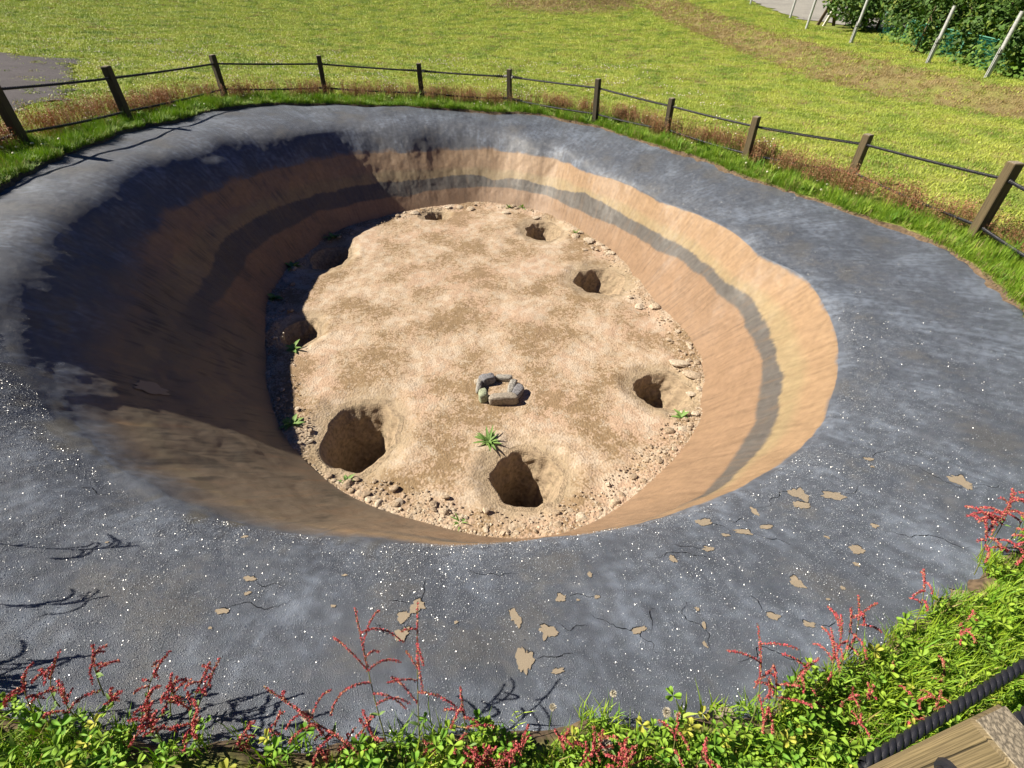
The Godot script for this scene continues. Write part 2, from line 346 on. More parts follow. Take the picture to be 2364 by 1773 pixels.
# ---------------------------------------------------------------- setting
func build_pit() -> Node3D:
	var nt := 1600
	var us := PackedFloat32Array()
	us.append(-0.1)
	for i in 86: us.append(i / 86.0)
	for i in 125: us.append(1.0 + i / 124.0)
	us.append(2.1)
	var ns := us.size()
	var v := PackedVector3Array()
	var col := PackedColorArray()
	v.resize(nt * ns)
	col.resize(nt * ns)
	for i in nt:
		var deg := -180.0 + 360.0 * i / nt
		var a := deg_to_rad(deg)
		var ca := cos(a)
		var sa := sin(a)
		var rf := ring(RF, deg)
		var rb := ring(RB, deg)
		var hb := ring(HB, deg)
		var ro := ring(RO, deg)
		var yo := terrain(CX + ro * ca, CZ + ro * sa) - 0.02
		var qy := hb + lip(deg) * (yo - hb)
		var qr := rb + (qy - hb) * (rb - rf) / (hb - FLOOR)
		var wq := weight(deg)
		var bdu := ring(BDU, deg)
		var bdl := ring(BDL, deg)
		var boc := ring(BOC, deg)
		# where weather has washed the paint: the near left wall
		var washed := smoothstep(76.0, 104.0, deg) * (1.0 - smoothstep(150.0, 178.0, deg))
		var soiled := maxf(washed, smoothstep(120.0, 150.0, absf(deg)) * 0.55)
		var streak1 := noise_a.get_noise_2d(ca * 26.0, sa * 26.0)
		var streak2 := noise_b.get_noise_2d(ca * 70.0, sa * 70.0)
		var streak3 := noise_c.get_noise_2d(ca * 150.0, sa * 150.0)
		for j in ns:
			var u := us[j]
			var r: float
			var y: float
			if j == 0:
				r = rf - 0.06
				y = FLOOR - 0.09
			elif j == ns - 1:
				r = ro + 0.3
				y = yo - 0.14
			elif u <= 1.0:
				r = lerpf(rf, rb, u)
				y = lerpf(FLOOR, hb, u)
			else:
				var t := u - 1.0
				var den := (1.0 - t) * (1.0 - t) + 2.0 * wq * t * (1.0 - t) + t * t
				r = ((1.0 - t) * (1.0 - t) * rb + 2.0 * wq * t * (1.0 - t) * qr + t * t * ro) / den
				y = ((1.0 - t) * (1.0 - t) * hb + 2.0 * wq * t * (1.0 - t) * qy + t * t * yo) / den
			var x := CX + r * ca
			var z := CZ + r * sa
			if j > 0 and j < ns - 1:
				var w := smoothstep(1.02, 1.25, u)
				var bump := noise_a.get_noise_3d(x * 1.1, y * 0.8, z * 1.1) * 0.032 + noise_b.get_noise_3d(x * 4.0, y * 1.6, z * 4.0) * 0.007 + noise_c.get_noise_3d(x * 13.0, y * 6.0, z * 13.0) * 0.0028
				bump *= (1.0 - w) * smoothstep(0.0, 0.25, u)
				x += ca * bump * 0.8
				z += sa * bump * 0.8
				y += -bump * 0.5 + rim_bumps(x, z) * w
			v[i * ns + j] = Vector3(x, y, z)
			# colour of the paint and of what has soiled it
			var m1 := noise_a.get_noise_3d(x * 1.5, y * 1.5, z * 1.5 + 40.0)
			var m2 := noise_b.get_noise_3d(x * 5.0, y * 5.0, z * 5.0 + 20.0)
			var m3 := noise_c.get_noise_3d(x * 17.0, y * 17.0, z * 17.0)
			var wav := noise_b.get_noise_3d(x * 2.2, 5.0, z * 2.2) * 0.028 + m3 * 0.012
			var brush := noise_b.get_noise_3d(ca * 60.0, u * 1.6, sa * 60.0) * 0.6 + noise_c.get_noise_3d(ca * 150.0, u * 2.5, sa * 150.0) * 0.5
			var grey := Vector3(0.104, 0.122, 0.158)
			var mott := smoothstep(-0.15, 0.75, m1 * 0.7 + m2 * 0.25 + brush * 0.35 + m3 * 0.3)
			grey = grey.lerp(Vector3(0.215, 0.258, 0.335), mott * 0.75)
			grey = grey.lerp(Vector3(0.125, 0.125, 0.125), smoothstep(0.15, 0.6, -m1 + m3 * 0.3) * 0.6)
			grey *= 1.0 + m3 * 0.2 + brush * 0.14
			var c := grey
			var uw := u + wav
			if uw < 1.0 + 0.03:
				var orange := Vector3(0.375, 0.255, 0.155) * (1.0 + m3 * 0.18 + brush * 0.34)
				var ochre := Vector3(0.355, 0.275, 0.16) * (1.0 + m3 * 0.16 + brush * 0.32)
				var dark := Vector3(0.125, 0.118, 0.112) * (1.0 + m3 * 0.18 + brush * 0.3)
				var low := Vector3(0.315, 0.208, 0.132) * (1.0 + m3 * 0.16 + brush * 0.4 + streak1 * 0.08)
				var band := low.lerp(dark, fall(uw, bdl - 0.012, bdl + 0.012))
				var keep := 1.0 - smoothstep(84.0, 98.0, deg) * (1.0 - smoothstep(124.0, 140.0, deg + m2 * 10.0))
				band = low.lerp(band, keep)
				band = band.lerp(ochre, fall(uw, bdu - 0.012, bdu + 0.012))
				band = band.lerp(orange, fall(uw, boc - 0.04, boc + 0.04))
				# run-off streaks and damp film
				var drip := smoothstep(0.0, 0.6, streak1 * 0.4 + brush * 0.8 + m2 * 0.3)
				band = band.lerp(Vector3(0.20, 0.13, 0.075), drip * 0.35)
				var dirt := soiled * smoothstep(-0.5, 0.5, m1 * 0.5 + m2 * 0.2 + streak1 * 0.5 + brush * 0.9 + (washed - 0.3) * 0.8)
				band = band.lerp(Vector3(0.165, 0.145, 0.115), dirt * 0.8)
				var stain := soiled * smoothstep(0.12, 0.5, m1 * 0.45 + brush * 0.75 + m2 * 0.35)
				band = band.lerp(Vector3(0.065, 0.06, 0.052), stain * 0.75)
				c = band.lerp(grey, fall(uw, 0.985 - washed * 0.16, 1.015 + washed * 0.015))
			elif washed > 0.0 and u < 1.45:
				var moss := washed * smoothstep(0.0, 0.5, m1 * 0.5 + m2 * 0.6 + streak1 * 0.4 + (1.2 - u))
				c = c.lerp(Vector3(0.15, 0.135, 0.095), moss * 0.6)
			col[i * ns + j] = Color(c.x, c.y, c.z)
	var nrm := PackedVector3Array()
	nrm.resize(nt * ns)
	var idx := PackedInt32Array()
	idx.resize(nt * (ns - 1) * 6)
	var k := 0
	for i in nt:
		var i2 := (i + 1) % nt
		var i0 := (i + nt - 1) % nt
		for j in ns:
			var p := v[i * ns + j]
			var e := v[i * ns + mini(j + 1, ns - 1)] - v[i * ns + maxi(j - 1, 0)]
			var f := v[i2 * ns + j] - v[i0 * ns + j]
			var nn := f.cross(e).normalized()
			nrm[i * ns + j] = nn if nn.y > 0.0 else -nn
			if j < ns - 1:
				var q := i * ns + j
				var q2 := i2 * ns + j
				idx[k] = q
				idx[k + 1] = q + 1
				idx[k + 2] = q2
				idx[k + 3] = q + 1
				idx[k + 4] = q2 + 1
				idx[k + 5] = q2
				k += 6
	var o := mesh_node("pit_slope", array_mesh(v, nrm, col, PackedVector2Array(), idx), M.pit)
	tag(o, "painted grey rim and banded orange sides of the sunken pit", "", "", "structure")
	return o

var outline := PackedVector3Array()

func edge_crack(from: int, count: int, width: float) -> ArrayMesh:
	# near-black strip along one side of a flake: crack with its shade as colour
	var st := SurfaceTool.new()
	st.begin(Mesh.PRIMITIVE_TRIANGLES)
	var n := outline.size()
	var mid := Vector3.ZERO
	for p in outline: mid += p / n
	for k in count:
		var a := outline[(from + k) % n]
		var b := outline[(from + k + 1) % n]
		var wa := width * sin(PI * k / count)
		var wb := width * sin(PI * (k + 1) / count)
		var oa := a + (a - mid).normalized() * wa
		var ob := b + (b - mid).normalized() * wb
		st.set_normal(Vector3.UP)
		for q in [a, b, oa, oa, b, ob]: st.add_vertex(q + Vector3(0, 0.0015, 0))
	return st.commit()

func sheet(x: float, z: float, a: float, b: float, seed_value: int, lift: float, turn: float) -> ArrayMesh:
	# ragged flake outline laid on the rim
	var v := PackedVector3Array()
	var idx := PackedInt32Array()
	var n := 44
	v.append(rim_point(x, z) + Vector3(0, lift, 0))
	for i in n:
		var t := TAU * i / n
		var rr := 0.95 + 0.6 * noise_a.get_noise_2d(cos(t) * 0.7 + seed_value * 7.3, sin(t) * 0.7) + 0.22 * noise_c.get_noise_2d(cos(t) * 2.6 + seed_value * 3.1, sin(t) * 2.6) + (fposmod(sin(i * 12.9898 + seed_value) * 437.58, 1.0) - 0.5) * 0.13
		var p := Vector2(cos(t) * a, sin(t) * b).rotated(turn) * clampf(rr, 0.35, 1.5)
		v.append(rim_point(x + p.x, z + p.y) + Vector3(0, lift, 0))
		idx.append_array([0, 1 + i, 1 + (i + 1) % n])
	var nrm := PackedVector3Array()
	for i in v.size(): nrm.append(Vector3.UP)
	outline = v.slice(1)
	return array_mesh(v, nrm, PackedColorArray(), PackedVector2Array(), idx)

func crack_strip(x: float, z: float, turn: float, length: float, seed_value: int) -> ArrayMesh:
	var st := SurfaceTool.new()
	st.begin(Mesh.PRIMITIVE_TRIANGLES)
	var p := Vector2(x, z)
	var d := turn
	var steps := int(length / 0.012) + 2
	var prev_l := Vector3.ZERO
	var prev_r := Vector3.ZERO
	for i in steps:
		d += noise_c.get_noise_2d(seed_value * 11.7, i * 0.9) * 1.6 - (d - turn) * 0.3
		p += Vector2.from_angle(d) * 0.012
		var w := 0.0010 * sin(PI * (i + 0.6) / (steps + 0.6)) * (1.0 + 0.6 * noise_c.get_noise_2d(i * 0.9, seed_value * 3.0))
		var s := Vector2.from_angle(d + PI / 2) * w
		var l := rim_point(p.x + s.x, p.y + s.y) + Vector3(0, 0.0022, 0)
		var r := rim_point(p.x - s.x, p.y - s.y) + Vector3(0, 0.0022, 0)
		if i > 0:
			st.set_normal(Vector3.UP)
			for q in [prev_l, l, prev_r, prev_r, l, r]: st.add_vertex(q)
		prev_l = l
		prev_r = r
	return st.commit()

func build_pit_marks(pit: Node3D) -> void:
	rng.seed = 77
	var k := 0
	for p in PATCHES:
		k += 1
		mesh_node("bare_patch", sheet(p[0], p[1], p[2] * 0.95, p[3] * 0.95, k, 0.003, rng.randf_range(-0.3, 0.3)), M.patch, pit)
		if p[2] > 0.011: mesh_node("dark_crack", edge_crack(rng.randi_range(20, 30), 14, minf(0.004, p[2] * 0.12)), M.dark_crack, pit)
		if p[2] > 0.02 and rng.randf() < 0.75:
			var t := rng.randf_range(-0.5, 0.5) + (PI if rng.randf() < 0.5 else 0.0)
			mesh_node("dark_crack", crack_strip(p[0] + cos(t) * p[2] * 0.8, p[1] + sin(t) * p[3] * 0.8 - p[3] * 0.5, t, rng.randf_range(0.06, 0.18), k), M.dark_crack, pit)
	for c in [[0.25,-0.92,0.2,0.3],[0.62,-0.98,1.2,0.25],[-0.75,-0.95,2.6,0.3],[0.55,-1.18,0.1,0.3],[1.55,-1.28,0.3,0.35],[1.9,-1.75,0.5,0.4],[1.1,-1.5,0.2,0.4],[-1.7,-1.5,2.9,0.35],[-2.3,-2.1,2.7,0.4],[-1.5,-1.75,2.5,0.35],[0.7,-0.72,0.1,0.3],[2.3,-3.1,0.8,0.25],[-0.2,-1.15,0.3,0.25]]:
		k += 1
		mesh_node("dark_crack", crack_strip(c[0], c[1], c[2], c[3], k), M.dark_crack, pit)
	# flaked hole in the paint of the left wall
	var deg := 128.0
	var st := PackedVector3Array()
	var ix := PackedInt32Array()
	for i in 25:
		var t := TAU * i / 24.0
		var rr := 0.0 if i == 24 else 1.0 + 0.5 * noise_b.get_noise_2d(cos(t) * 1.5 + 4.0, sin(t) * 1.5)
		var uu := 0.68 + sin(t) * 0.08 * rr
		var dd := deg + cos(t) * 1.1 * rr
		var pr := profile(dd, uu)
		var a := deg_to_rad(dd)
		var x := CX + pr.x * cos(a)
		var z := CZ + pr.x * sin(a)
		var y := pr.y
		var bump := (noise_a.get_noise_3d(x * 1.1, y * 0.8, z * 1.1) * 0.032 + noise_b.get_noise_3d(x * 4.0, y * 1.6, z * 4.0) * 0.007) - 0.008
		st.append(Vector3(x + cos(a) * bump * 0.8, y - bump * 0.5, z + sin(a) * bump * 0.8))
		if i < 24: ix.append_array([24, (i + 1) % 24, i])
	var nv := PackedVector3Array()
	for i in 25: nv.append(Vector3(0.5, 0.7, -0.5).normalized())
	mesh_node("bare_patch", array_mesh(st, nv, PackedColorArray(), PackedVector2Array(), ix), M.patch, pit)

func hole_edge(h: Array, ang: float) -> float:
	return 1.0 + noise_b.get_noise_2d(ang * 1.2 + h[0] * 7.0, h[1] * 3.0) * 0.14

func build_hole(h: Array, parent: Node3D, seed_value: int) -> void:
	# a post hole: lip, leaning side wall and dished bottom
	var na := 84
	var nd := 46
	var v := PackedVector3Array()
	var col := PackedColorArray()
	for j in nd:
		for i in na:
			var ang := TAU * i / na
			var e := 1.0 + noise_b.get_noise_2d((ang if ang <= PI else ang - TAU) * 1.2 + h[0] * 7.0, h[1] * 3.0) * 0.14
			var s: float
			var f: float
			if j < 5:
				s = 1.10 - 0.04 * j
				f = 0.0
			elif j < 36:
				f = pow((j - 4) / 31.0, 1.15)
				s = 0.94 - 0.26 * pow(f, 0.5) - 0.14 * f
			else:
				f = 1.0
				s = 0.54 * (1.0 - (j - 35) / 10.0)
			var c := cos(ang)
			var sn := sin(ang)
			# the lip is rounder on the sunny right side
			var flare := 1.0 + 0.06 * clampf(c + 0.3, 0.0, 1.0) * (1.0 - f)
			var x: float = h[0] + h[5] * f + c * h[2] * e * s * (flare if j >= 5 else 1.0)
			var z: float = h[1] + sn * h[3] * e * s
			var y := floor_height(x, z) + (0.0012 if j < 5 else 0.0)
			if j >= 5:
				y = lerpf(y, FLOOR - 0.02, smoothstep(0.0, 0.2, f)) - h[4] * f - 0.012 * minf(1.0, j - 4.0)
				if j >= 36: y -= 0.05 * (j - 35) / 10.0
				var n1 := noise_b.get_noise_3d(x * 7.0, y * 7.0, z * 7.0) * 0.022 + noise_c.get_noise_3d(x * 20.0, y * 20.0, z * 20.0) * 0.008
				n1 *= smoothstep(0.0, 0.12, f)
				x += c * n1
				z += sn * n1
				y += n1 * (0.3 if j < 36 else 0.9)
			v.append(Vector3(x, y, z))
			var m := noise_b.get_noise_3d(x * 9.0, y * 9.0, z * 9.0)
			var m2 := noise_c.get_noise_3d(x * 40.0, y * 40.0, z * 40.0)
			var cc := Vector3(0.36, 0.275, 0.185) * (1.0 + m * 0.2 + m2 * 0.2)
			cc = cc.lerp(Vector3(0.25, 0.20, 0.13), smoothstep(0.0, 0.5, m + m2 * 0.4) * 0.6)
			col.append(Color(cc.x, cc.y, cc.z))
	var nrm := PackedVector3Array()
	var idx := PackedInt32Array()
	for j in nd:
		for i in na:
			var e := v[mini(j + 1, nd - 1) * na + i] - v[maxi(j - 1, 0) * na + i]
			var g := v[j * na + (i + 1) % na] - v[j * na + (i + na - 1) % na]
			var n := e.cross(g).normalized()
			var into := Vector3(h[0] + h[5] - v[j * na + i].x, 0.25, h[1] - v[j * na + i].z)
			if j == nd - 1: n = Vector3.UP
			nrm.append(n if n.dot(into) > 0.0 else -n)
			if j < nd - 1:
				var i2 := (i + 1) % na
				idx.append_array([j * na + i, j * na + i2, (j + 1) * na + i, j * na + i2, (j + 1) * na + i2, (j + 1) * na + i])
	mesh_node("post_hole", array_mesh(v, nrm, col, PackedVector2Array(), idx), M.hole, parent)

func build_floor() -> Node3D:
	var x0 := -3.05
	var x1 := 2.05
	var z0 := -8.7
	var z1 := -1.85
	var step := 0.0135
	var nx := int((x1 - x0) / step)
	var nz := int((z1 - z0) / step)
	var hgt := PackedFloat32Array()
	hgt.resize(nx * nz)
	var inside := PackedByteArray()
	var in_hole := PackedByteArray()
	in_hole.resize(nx * nz)
	inside.resize(nx * nz)
	for j in nz:
		var z := z0 + j * step
		for i in nx:
			var x := x0 + i * step
			var p := polar(x, z)
			var rf := ring(RF, p.x)
			if p.y < rf + 0.14:
				inside[j * nx + i] = 1
				for h in HOLES:
					var dx: float = x + step * 0.5 - h[0]
					var dz: float = z + step * 0.5 - h[1]
					if Vector2(dx / h[2], dz / h[3]).length() < 0.98 * hole_edge(h, atan2(dz, dx)): in_hole[j * nx + i] = 1
				var y := floor_height(x, z)
				# crumbled margin
				var e := smoothstep(rf - 0.24, rf - 0.03, p.y)
				y += e * (0.012 + noise_c.get_noise_2d(x * 34.0, z * 34.0) * 0.014)
				hgt[j * nx + i] = y
	var remap := PackedInt32Array()
	remap.resize(nx * nz)
	var v := PackedVector3Array()
	var nrm := PackedVector3Array()
	var uv := PackedVector2Array()
	var idx := PackedInt32Array()
	for j in nz:
		for i in nx:
			var q := j * nx + i
			remap[q] = -1
			if inside[q] == 0: continue
			remap[q] = v.size()
			v.append(Vector3(x0 + i * step, hgt[q], z0 + j * step))
			uv.append(Vector2(float(i) / nx, float(j) / nz))
			var l := hgt[q - 1] if i > 0 and inside[q - 1] else hgt[q]
			var r := hgt[q + 1] if i < nx - 1 and inside[q + 1] else hgt[q]
			var u := hgt[q - nx] if j > 0 and inside[q - nx] else hgt[q]
			var d := hgt[q + nx] if j < nz - 1 and inside[q + nx] else hgt[q]
			nrm.append(Vector3(l - r, 2.0 * step, u - d).normalized())
	for j in nz - 1:
		for i in nx - 1:
			var a := remap[j * nx + i]
			var b := remap[j * nx + i + 1]
			var c := remap[(j + 1) * nx + i]
			var d := remap[(j + 1) * nx + i + 1]
			if a < 0 or b < 0 or c < 0 or d < 0 or in_hole[j * nx + i]: continue
			idx.append_array([a, b, c, b, d, c])
	# colour of the trodden soil, moss, lichen and the clay-lined holes
	var tw := 920
	var th := 1240
	var px := PackedByteArray()
	px.resize(tw * th * 3)
	var k := 0
	for j in th:
		var z := z0 + (z1 - z0) * j / th
		for i in tw:
			var x := x0 + (x1 - x0) * i / tw
			var n1 := noise_a.get_noise_2d(x * 1.4 + 3.0, z * 1.4)
			var n2 := noise_b.get_noise_2d(x * 6.0, z * 6.0)
			var n3 := noise_c.get_noise_2d(x * 15.0, z * 15.0)
			var n4 := noise_c.get_noise_2d(x * 36.0 + 9.0, z * 36.0)
			var c := Vector3(0.405, 0.30, 0.215).lerp(Vector3(0.425, 0.33, 0.23), clampf(0.5 + n2, 0.0, 1.0))
			c *= 1.0 + n4 * 0.26 + n3 * 0.14
			c = c.lerp(Vector3(0.22, 0.15, 0.085), smoothstep(0.20, 0.34, n4 + n1 * 0.3) * 0.7)
			c = c.lerp(Vector3(0.19, 0.125, 0.065), smoothstep(0.20, 0.28, n3 + n1 * 0.35 + n2 * 0.15) * 0.6)
			c = c.lerp(Vector3(0.42, 0.29, 0.21), smoothstep(0.0, 0.4, noise_a.get_noise_2d(x * 0.9 + 60.0, z * 0.9)) * 0.5)
			var moss := smoothstep(0.02, 0.16, n1 * 0.7 + n2 * 0.4 + n3 * 0.35 + n4 * 0.45)
			c = c.lerp(Vector3(0.20, 0.135, 0.07), moss * 0.75)
			var lich := smoothstep(0.18, 0.34, -n1 * 0.6 + n2 * 0.6 + n4 * 0.4 + n3 * 0.2)
			c = c.lerp(Vector3(0.49, 0.415, 0.335), lich * 0.6)
			for h in HOLES:
				var d0 := Vector2((x - h[0]) / h[2], (z - h[1]) / h[3]).length()
				if d0 < 1.8:
					var w := (1.0 - smoothstep(1.0, 1.7, d0 + n2 * 0.35 + n3 * 0.15)) * 0.75
					c = c.lerp(Vector3(0.33, 0.265, 0.18) * (1.0 + n3 * 0.2 + n4 * 0.15), w)
			var s := Color(clampf(c.x, 0, 1), clampf(c.y, 0, 1), clampf(c.z, 0, 1)).linear_to_srgb()
			px[k] = int(s.r * 255.0)
			px[k + 1] = int(s.g * 255.0)
			px[k + 2] = int(s.b * 255.0)
			k += 3
	M.floor.albedo_texture = ImageTexture.create_from_image(Image.create_from_data(tw, th, false, Image.FORMAT_RGB8, px))
	var o := mesh_node("pit_floor", array_mesh(v, nrm, PackedColorArray(), uv, idx), M.floor)
	tag(o, "pale earth floor of the pit with eight post holes", "", "", "structure")
	for h in HOLES: build_hole(h, o, 1)
	return o

func dry_amount(x: float, z: float) -> float:
	var s := (x - bank_x(z)) / 1.5
	var b := smoothstep(-0.45, 0.1, s) * (1.0 - smoothstep(0.75, 1.25, s))
	var m := 1.0 - smoothstep(0.5, 1.15, Vector2((x - 2.6) / 4.2, (z + 32.0) / 4.0).length())
	var n := noise_a.get_noise_2d(x * 0.35, z * 0.35) * 0.5 + noise_b.get_noise_2d(x * 1.6, z * 1.6) * 0.5
	var spots := smoothstep(0.35, 0.7, noise_b.get_noise_2d(x * 0.6 + 70.0, z * 0.9)) * 0.45
	return clampf(maxf(b * (0.9 + n), m * (1.0 + n)) + spots, 0.0, 1.0)

func on_tarmac(x: float, z: float) -> float:
	# > 0 inside the old tarmac patch at the left
	var e := noise_b.get_noise_2d(x * 1.1, z * 1.1) * 0.5 + noise_c.get_noise_2d(x * 4.0, z * 4.0) * 0.25
	var d1 := (-6.35 - x) - maxf(0.0, -z - 8.2) * 0.62 + e * 0.6      # right edge runs away to the left
	var d2 := z + 12.2 + e
	return minf(minf(d1, d2), -2.0 - z)

func build_lawn() -> void:
	var nt := 900
	var ext := PackedFloat32Array([-0.06, 0.0, 0.05, 0.12, 0.2, 0.3])
	var g := 0.3
	while g < 160.0:
		g = g * 1.045 + 0.03
		ext.append(g)
	var ns := ext.size()
	var v := PackedVector3Array()
	var col := PackedColorArray()
	var idx := PackedInt32Array()
	v.resize(nt * ns)
	col.resize(nt * ns)
	for i in nt:
		var deg := -180.0 + 360.0 * i / nt
		var a := deg_to_rad(deg)
		var ro := outer_radius(deg)
		for j in ns:
			var r := ro + ext[j]
			var x := CX + r * cos(a)
			var z := CZ + r * sin(a)
			var y := terrain(x, z) + noise_c.get_noise_2d(x * 5.0, z * 5.0) * 0.008 + 0.006
			if j == 0: y -= 0.09
			v[i * ns + j] = Vector3(x, y, z)
			var n1 := noise_a.get_noise_2d(x * 0.8, z * 0.8)
			var n2 := noise_b.get_noise_2d(x * 3.0, z * 3.0)
			var c := Vector3(0.26, 0.33, 0.05) * (1.0 + n2 * 0.25)
			c = c.lerp(Vector3(0.36, 0.37, 0.085), smoothstep(-0.1, 0.5, n1))
			c = c.lerp(Vector3(0.27, 0.20, 0.095), dry_amount(x, z) * 0.9)
			if j < 2: c = Vector3(0.17, 0.12, 0.075) * (1.0 + n2 * 0.3)
			col[i * ns + j] = Color(c.x, c.y, c.z)
	for i in nt:
		var i2 := (i + 1) % nt
		for j in ns - 1:
			var q := i * ns + j
			var q2 := i2 * ns + j
			idx.append_array([q, q + 1, q2, q + 1, q2 + 1, q2])
	var nrm := PackedVector3Array()
	nrm.resize(nt * ns)
	for i in nt:
		for j in ns:
			var e := v[i * ns + mini(j + 1, ns - 1)] - v[i * ns + maxi(j - 1, 0)]
			var f := v[((i + 1) % nt) * ns + j] - v[((i + nt - 1) % nt) * ns + j]
			var n := f.cross(e).normalized()
			nrm[i * ns + j] = n if n.y > 0 else -n
	var o := mesh_node("lawn_ground", array_mesh(v, nrm, col, PackedVector2Array(), idx), M.lawn)
	tag(o, "sloping lawn ground around the pit", "", "", "structure")
	# tarmac patch: a sheet over the ground
	var st := SurfaceTool.new()
	st.begin(Mesh.PRIMITIVE_TRIANGLES)
	var s := 0.14
	for jz in 90:
		for jx in 70:
			var x := -15.5 + jx * s
			var z := -13.4 + jz * s
			if on_tarmac(x + s / 2, z + s / 2) < 0.0: continue
			var pp := polar(x, z)
			if pp.y < ring(RO, pp.x) + 0.75: continue
			var q := []
			for cc in [[0, 0], [1, 0], [0, 1], [1, 1]]:
				var xx: float = x + cc[0] * s
				var zz: float = z + cc[1] * s
				xx += noise_c.get_noise_2d(xx * 6.0, zz * 6.0) * 0.06
				zz += noise_c.get_noise_2d(xx * 6.0 + 40.0, zz * 6.0) * 0.06
				q.append(Vector3(xx, terrain(xx, zz) + 0.02, zz))
			for w in [0, 1, 2, 1, 3, 2]:
				var p: Vector3 = q[w]
				var n := noise_a.get_noise_2d(p.x * 0.9, p.z * 0.9)
				var n2 := noise_b.get_noise_2d(p.x * 4.0, p.z * 4.0)
				var c := Vector3(0.085, 0.078, 0.09) * (1.0 + n * 0.3 + n2 * 0.2)
				st.set_color(Color(c.x, c.y, c.z))
				st.set_normal(Vector3.UP)
				st.add_vertex(p)
	var tm := mesh_node("tarmac_path", st.commit(), M.tarmac)
	tag(tm, "old dark tarmac patch in the lawn at the left", "", "", "structure")
	# gravel road
	st = SurfaceTool.new()
	st.begin(Mesh.PRIMITIVE_TRIANGLES)
	var pts := [[11.0, -32.5, 15.0], [11.2, -30.0, 14.6], [11.1, -27.0, 15.0], [11.15, -24.4, 15.6], [12.3, -22.2, 16.5], [13.6, -20.4, 18.0], [15.0, -18.5, 19.0]]
	var n_across := 14
	var rows := []
	for i in (pts.size() - 1) * 8 + 1:
		var f := i / 8.0
		var i0 := mini(int(f), pts.size() - 2)
		var t := f - i0
		var l := lerpf(pts[i0][0], pts[i0 + 1][0], t)
		var z := lerpf(pts[i0][1], pts[i0 + 1][1], t)
		var r := lerpf(pts[i0][2], pts[i0 + 1][2], t)
		l += noise_b.get_noise_2d(z * 1.3, 3.0) * 0.35
		var row := []
		for k in n_across + 1:
			var x := lerpf(l, r, float(k) / n_across)
			row.append(Vector3(x, terrain(x, z) + 0.03, z))
		rows.append(row)
	for i in rows.size() - 1:
		for k in n_across:
			for p in [rows[i][k], rows[i][k + 1], rows[i + 1][k], rows[i][k + 1], rows[i + 1][k + 1], rows[i + 1][k]]:
				var n := noise_b.get_noise_2d(p.x * 1.5, p.z * 1.5)
				var c := Vector3(0.46, 0.45, 0.41) * (1.0 + n * 0.15)
				st.set_color(Color(c.x, c.y, c.z))
				st.set_normal(Vector3.UP)
				st.add_vertex(p)
	var rd := mesh_node("gravel_road", st.commit(), M.tarmac)
	tag(rd, "pale gravel road beyond the lawn", "", "", "structure")

# ---------------------------------------------------------------- grass
func blade(st: SurfaceTool, p: Vector3, dir: float, h: float, lean: float, w: float, c: Color) -> void:
	var d := Vector3(cos(dir), 0, sin(dir))
	var s := Vector3(-d.z, 0, d.x) * w * 0.5
	var q := p + d * lean * 0.35 + Vector3(0, h * 0.6, 0)
	var t := p + d * lean + Vector3(0, h * (1.0 - 0.25 * lean / maxf(h, 0.001)), 0)
	st.set_color(c)
	for x in [p - s, q - s * 0.8, p + s, p + s, q - s * 0.8, q + s * 0.8, q - s * 0.8, t, q + s * 0.8]: st.add_vertex(x)

func tuft(seed_value: int, blades: int, spread: float, h: float, w: float, lean: float) -> ArrayMesh:
	rng.seed = seed_value
	var st := SurfaceTool.new()
	st.begin(Mesh.PRIMITIVE_TRIANGLES)
	for i in blades:
		var a := rng.randf() * TAU
		var r := sqrt(rng.randf()) * spread
		var t := rng.randf_range(0.8, 1.15)
		blade(st, Vector3(cos(a) * r, 0, sin(a) * r), rng.randf() * TAU, h * rng.randf_range(0.55, 1.15), lean * rng.randf_range(0.3, 1.2), w * rng.randf_range(0.7, 1.2), Color(t, t, t * rng.randf_range(0.7, 1.0)))
	st.generate_normals()
	return st.commit()

func scatter(called: String, mesh: Mesh, m: Material, xf: Array, cols: PackedColorArray, label: String, category: String, parent: Node = null) -> void:
	var mm := MultiMesh.new()
	mm.transform_format = MultiMesh.TRANSFORM_3D
	mm.use_colors = cols.size() > 0
	mm.mesh = mesh
	mm.instance_count = xf.size()
	for i in xf.size():
		mm.set_instance_transform(i, xf[i])
		if cols.size(): mm.set_instance_color(i, cols[i])
	var o := MultiMeshInstance3D.new()
	o.multimesh = mm
	o.material_override = m
	o.cast_shadow = GeometryInstance3D.SHADOW_CASTING_SETTING_ON
	if parent:
		o.name = called
		parent.add_child(o, true)
		o.set_meta("kind", "stuff")
	else:
		o.name = numbered(called)
		add_child(o)
		tag(o, label, category, "", "stuff")

func place(p: Vector3, yaw: float, s: float, tilt := 0.0, sy := 1.0) -> Transform3D:
	var b := Basis(Vector3.UP, yaw) * Basis(Vector3.RIGHT, tilt) * Basis.from_scale(Vector3(s, s * sy, s))
	return Transform3D(b, p)

func grass_colour(x: float, z: float) -> Color:
	var n1 := noise_a.get_noise_2d(x * 0.8, z * 0.8)
	var d := dry_amount(x, z)
	var c := Vector3(0.33, 0.44, 0.06).lerp(Vector3(0.50, 0.55, 0.11), clampf(0.45 + n1 * 0.8 + rng.randf_range(-0.3, 0.3), 0, 1))
	c = c.lerp(Vector3(0.09, 0.20, 0.025), smoothstep(0.2, 0.6, -n1 + rng.randf_range(-0.25, 0.25)) * 0.6)
	if rng.randf() < 0.06 + d * 0.8: c = Vector3(0.36, 0.27, 0.13) * rng.randf_range(0.75, 1.2)
	return Color(c.x, c.y, c.z)

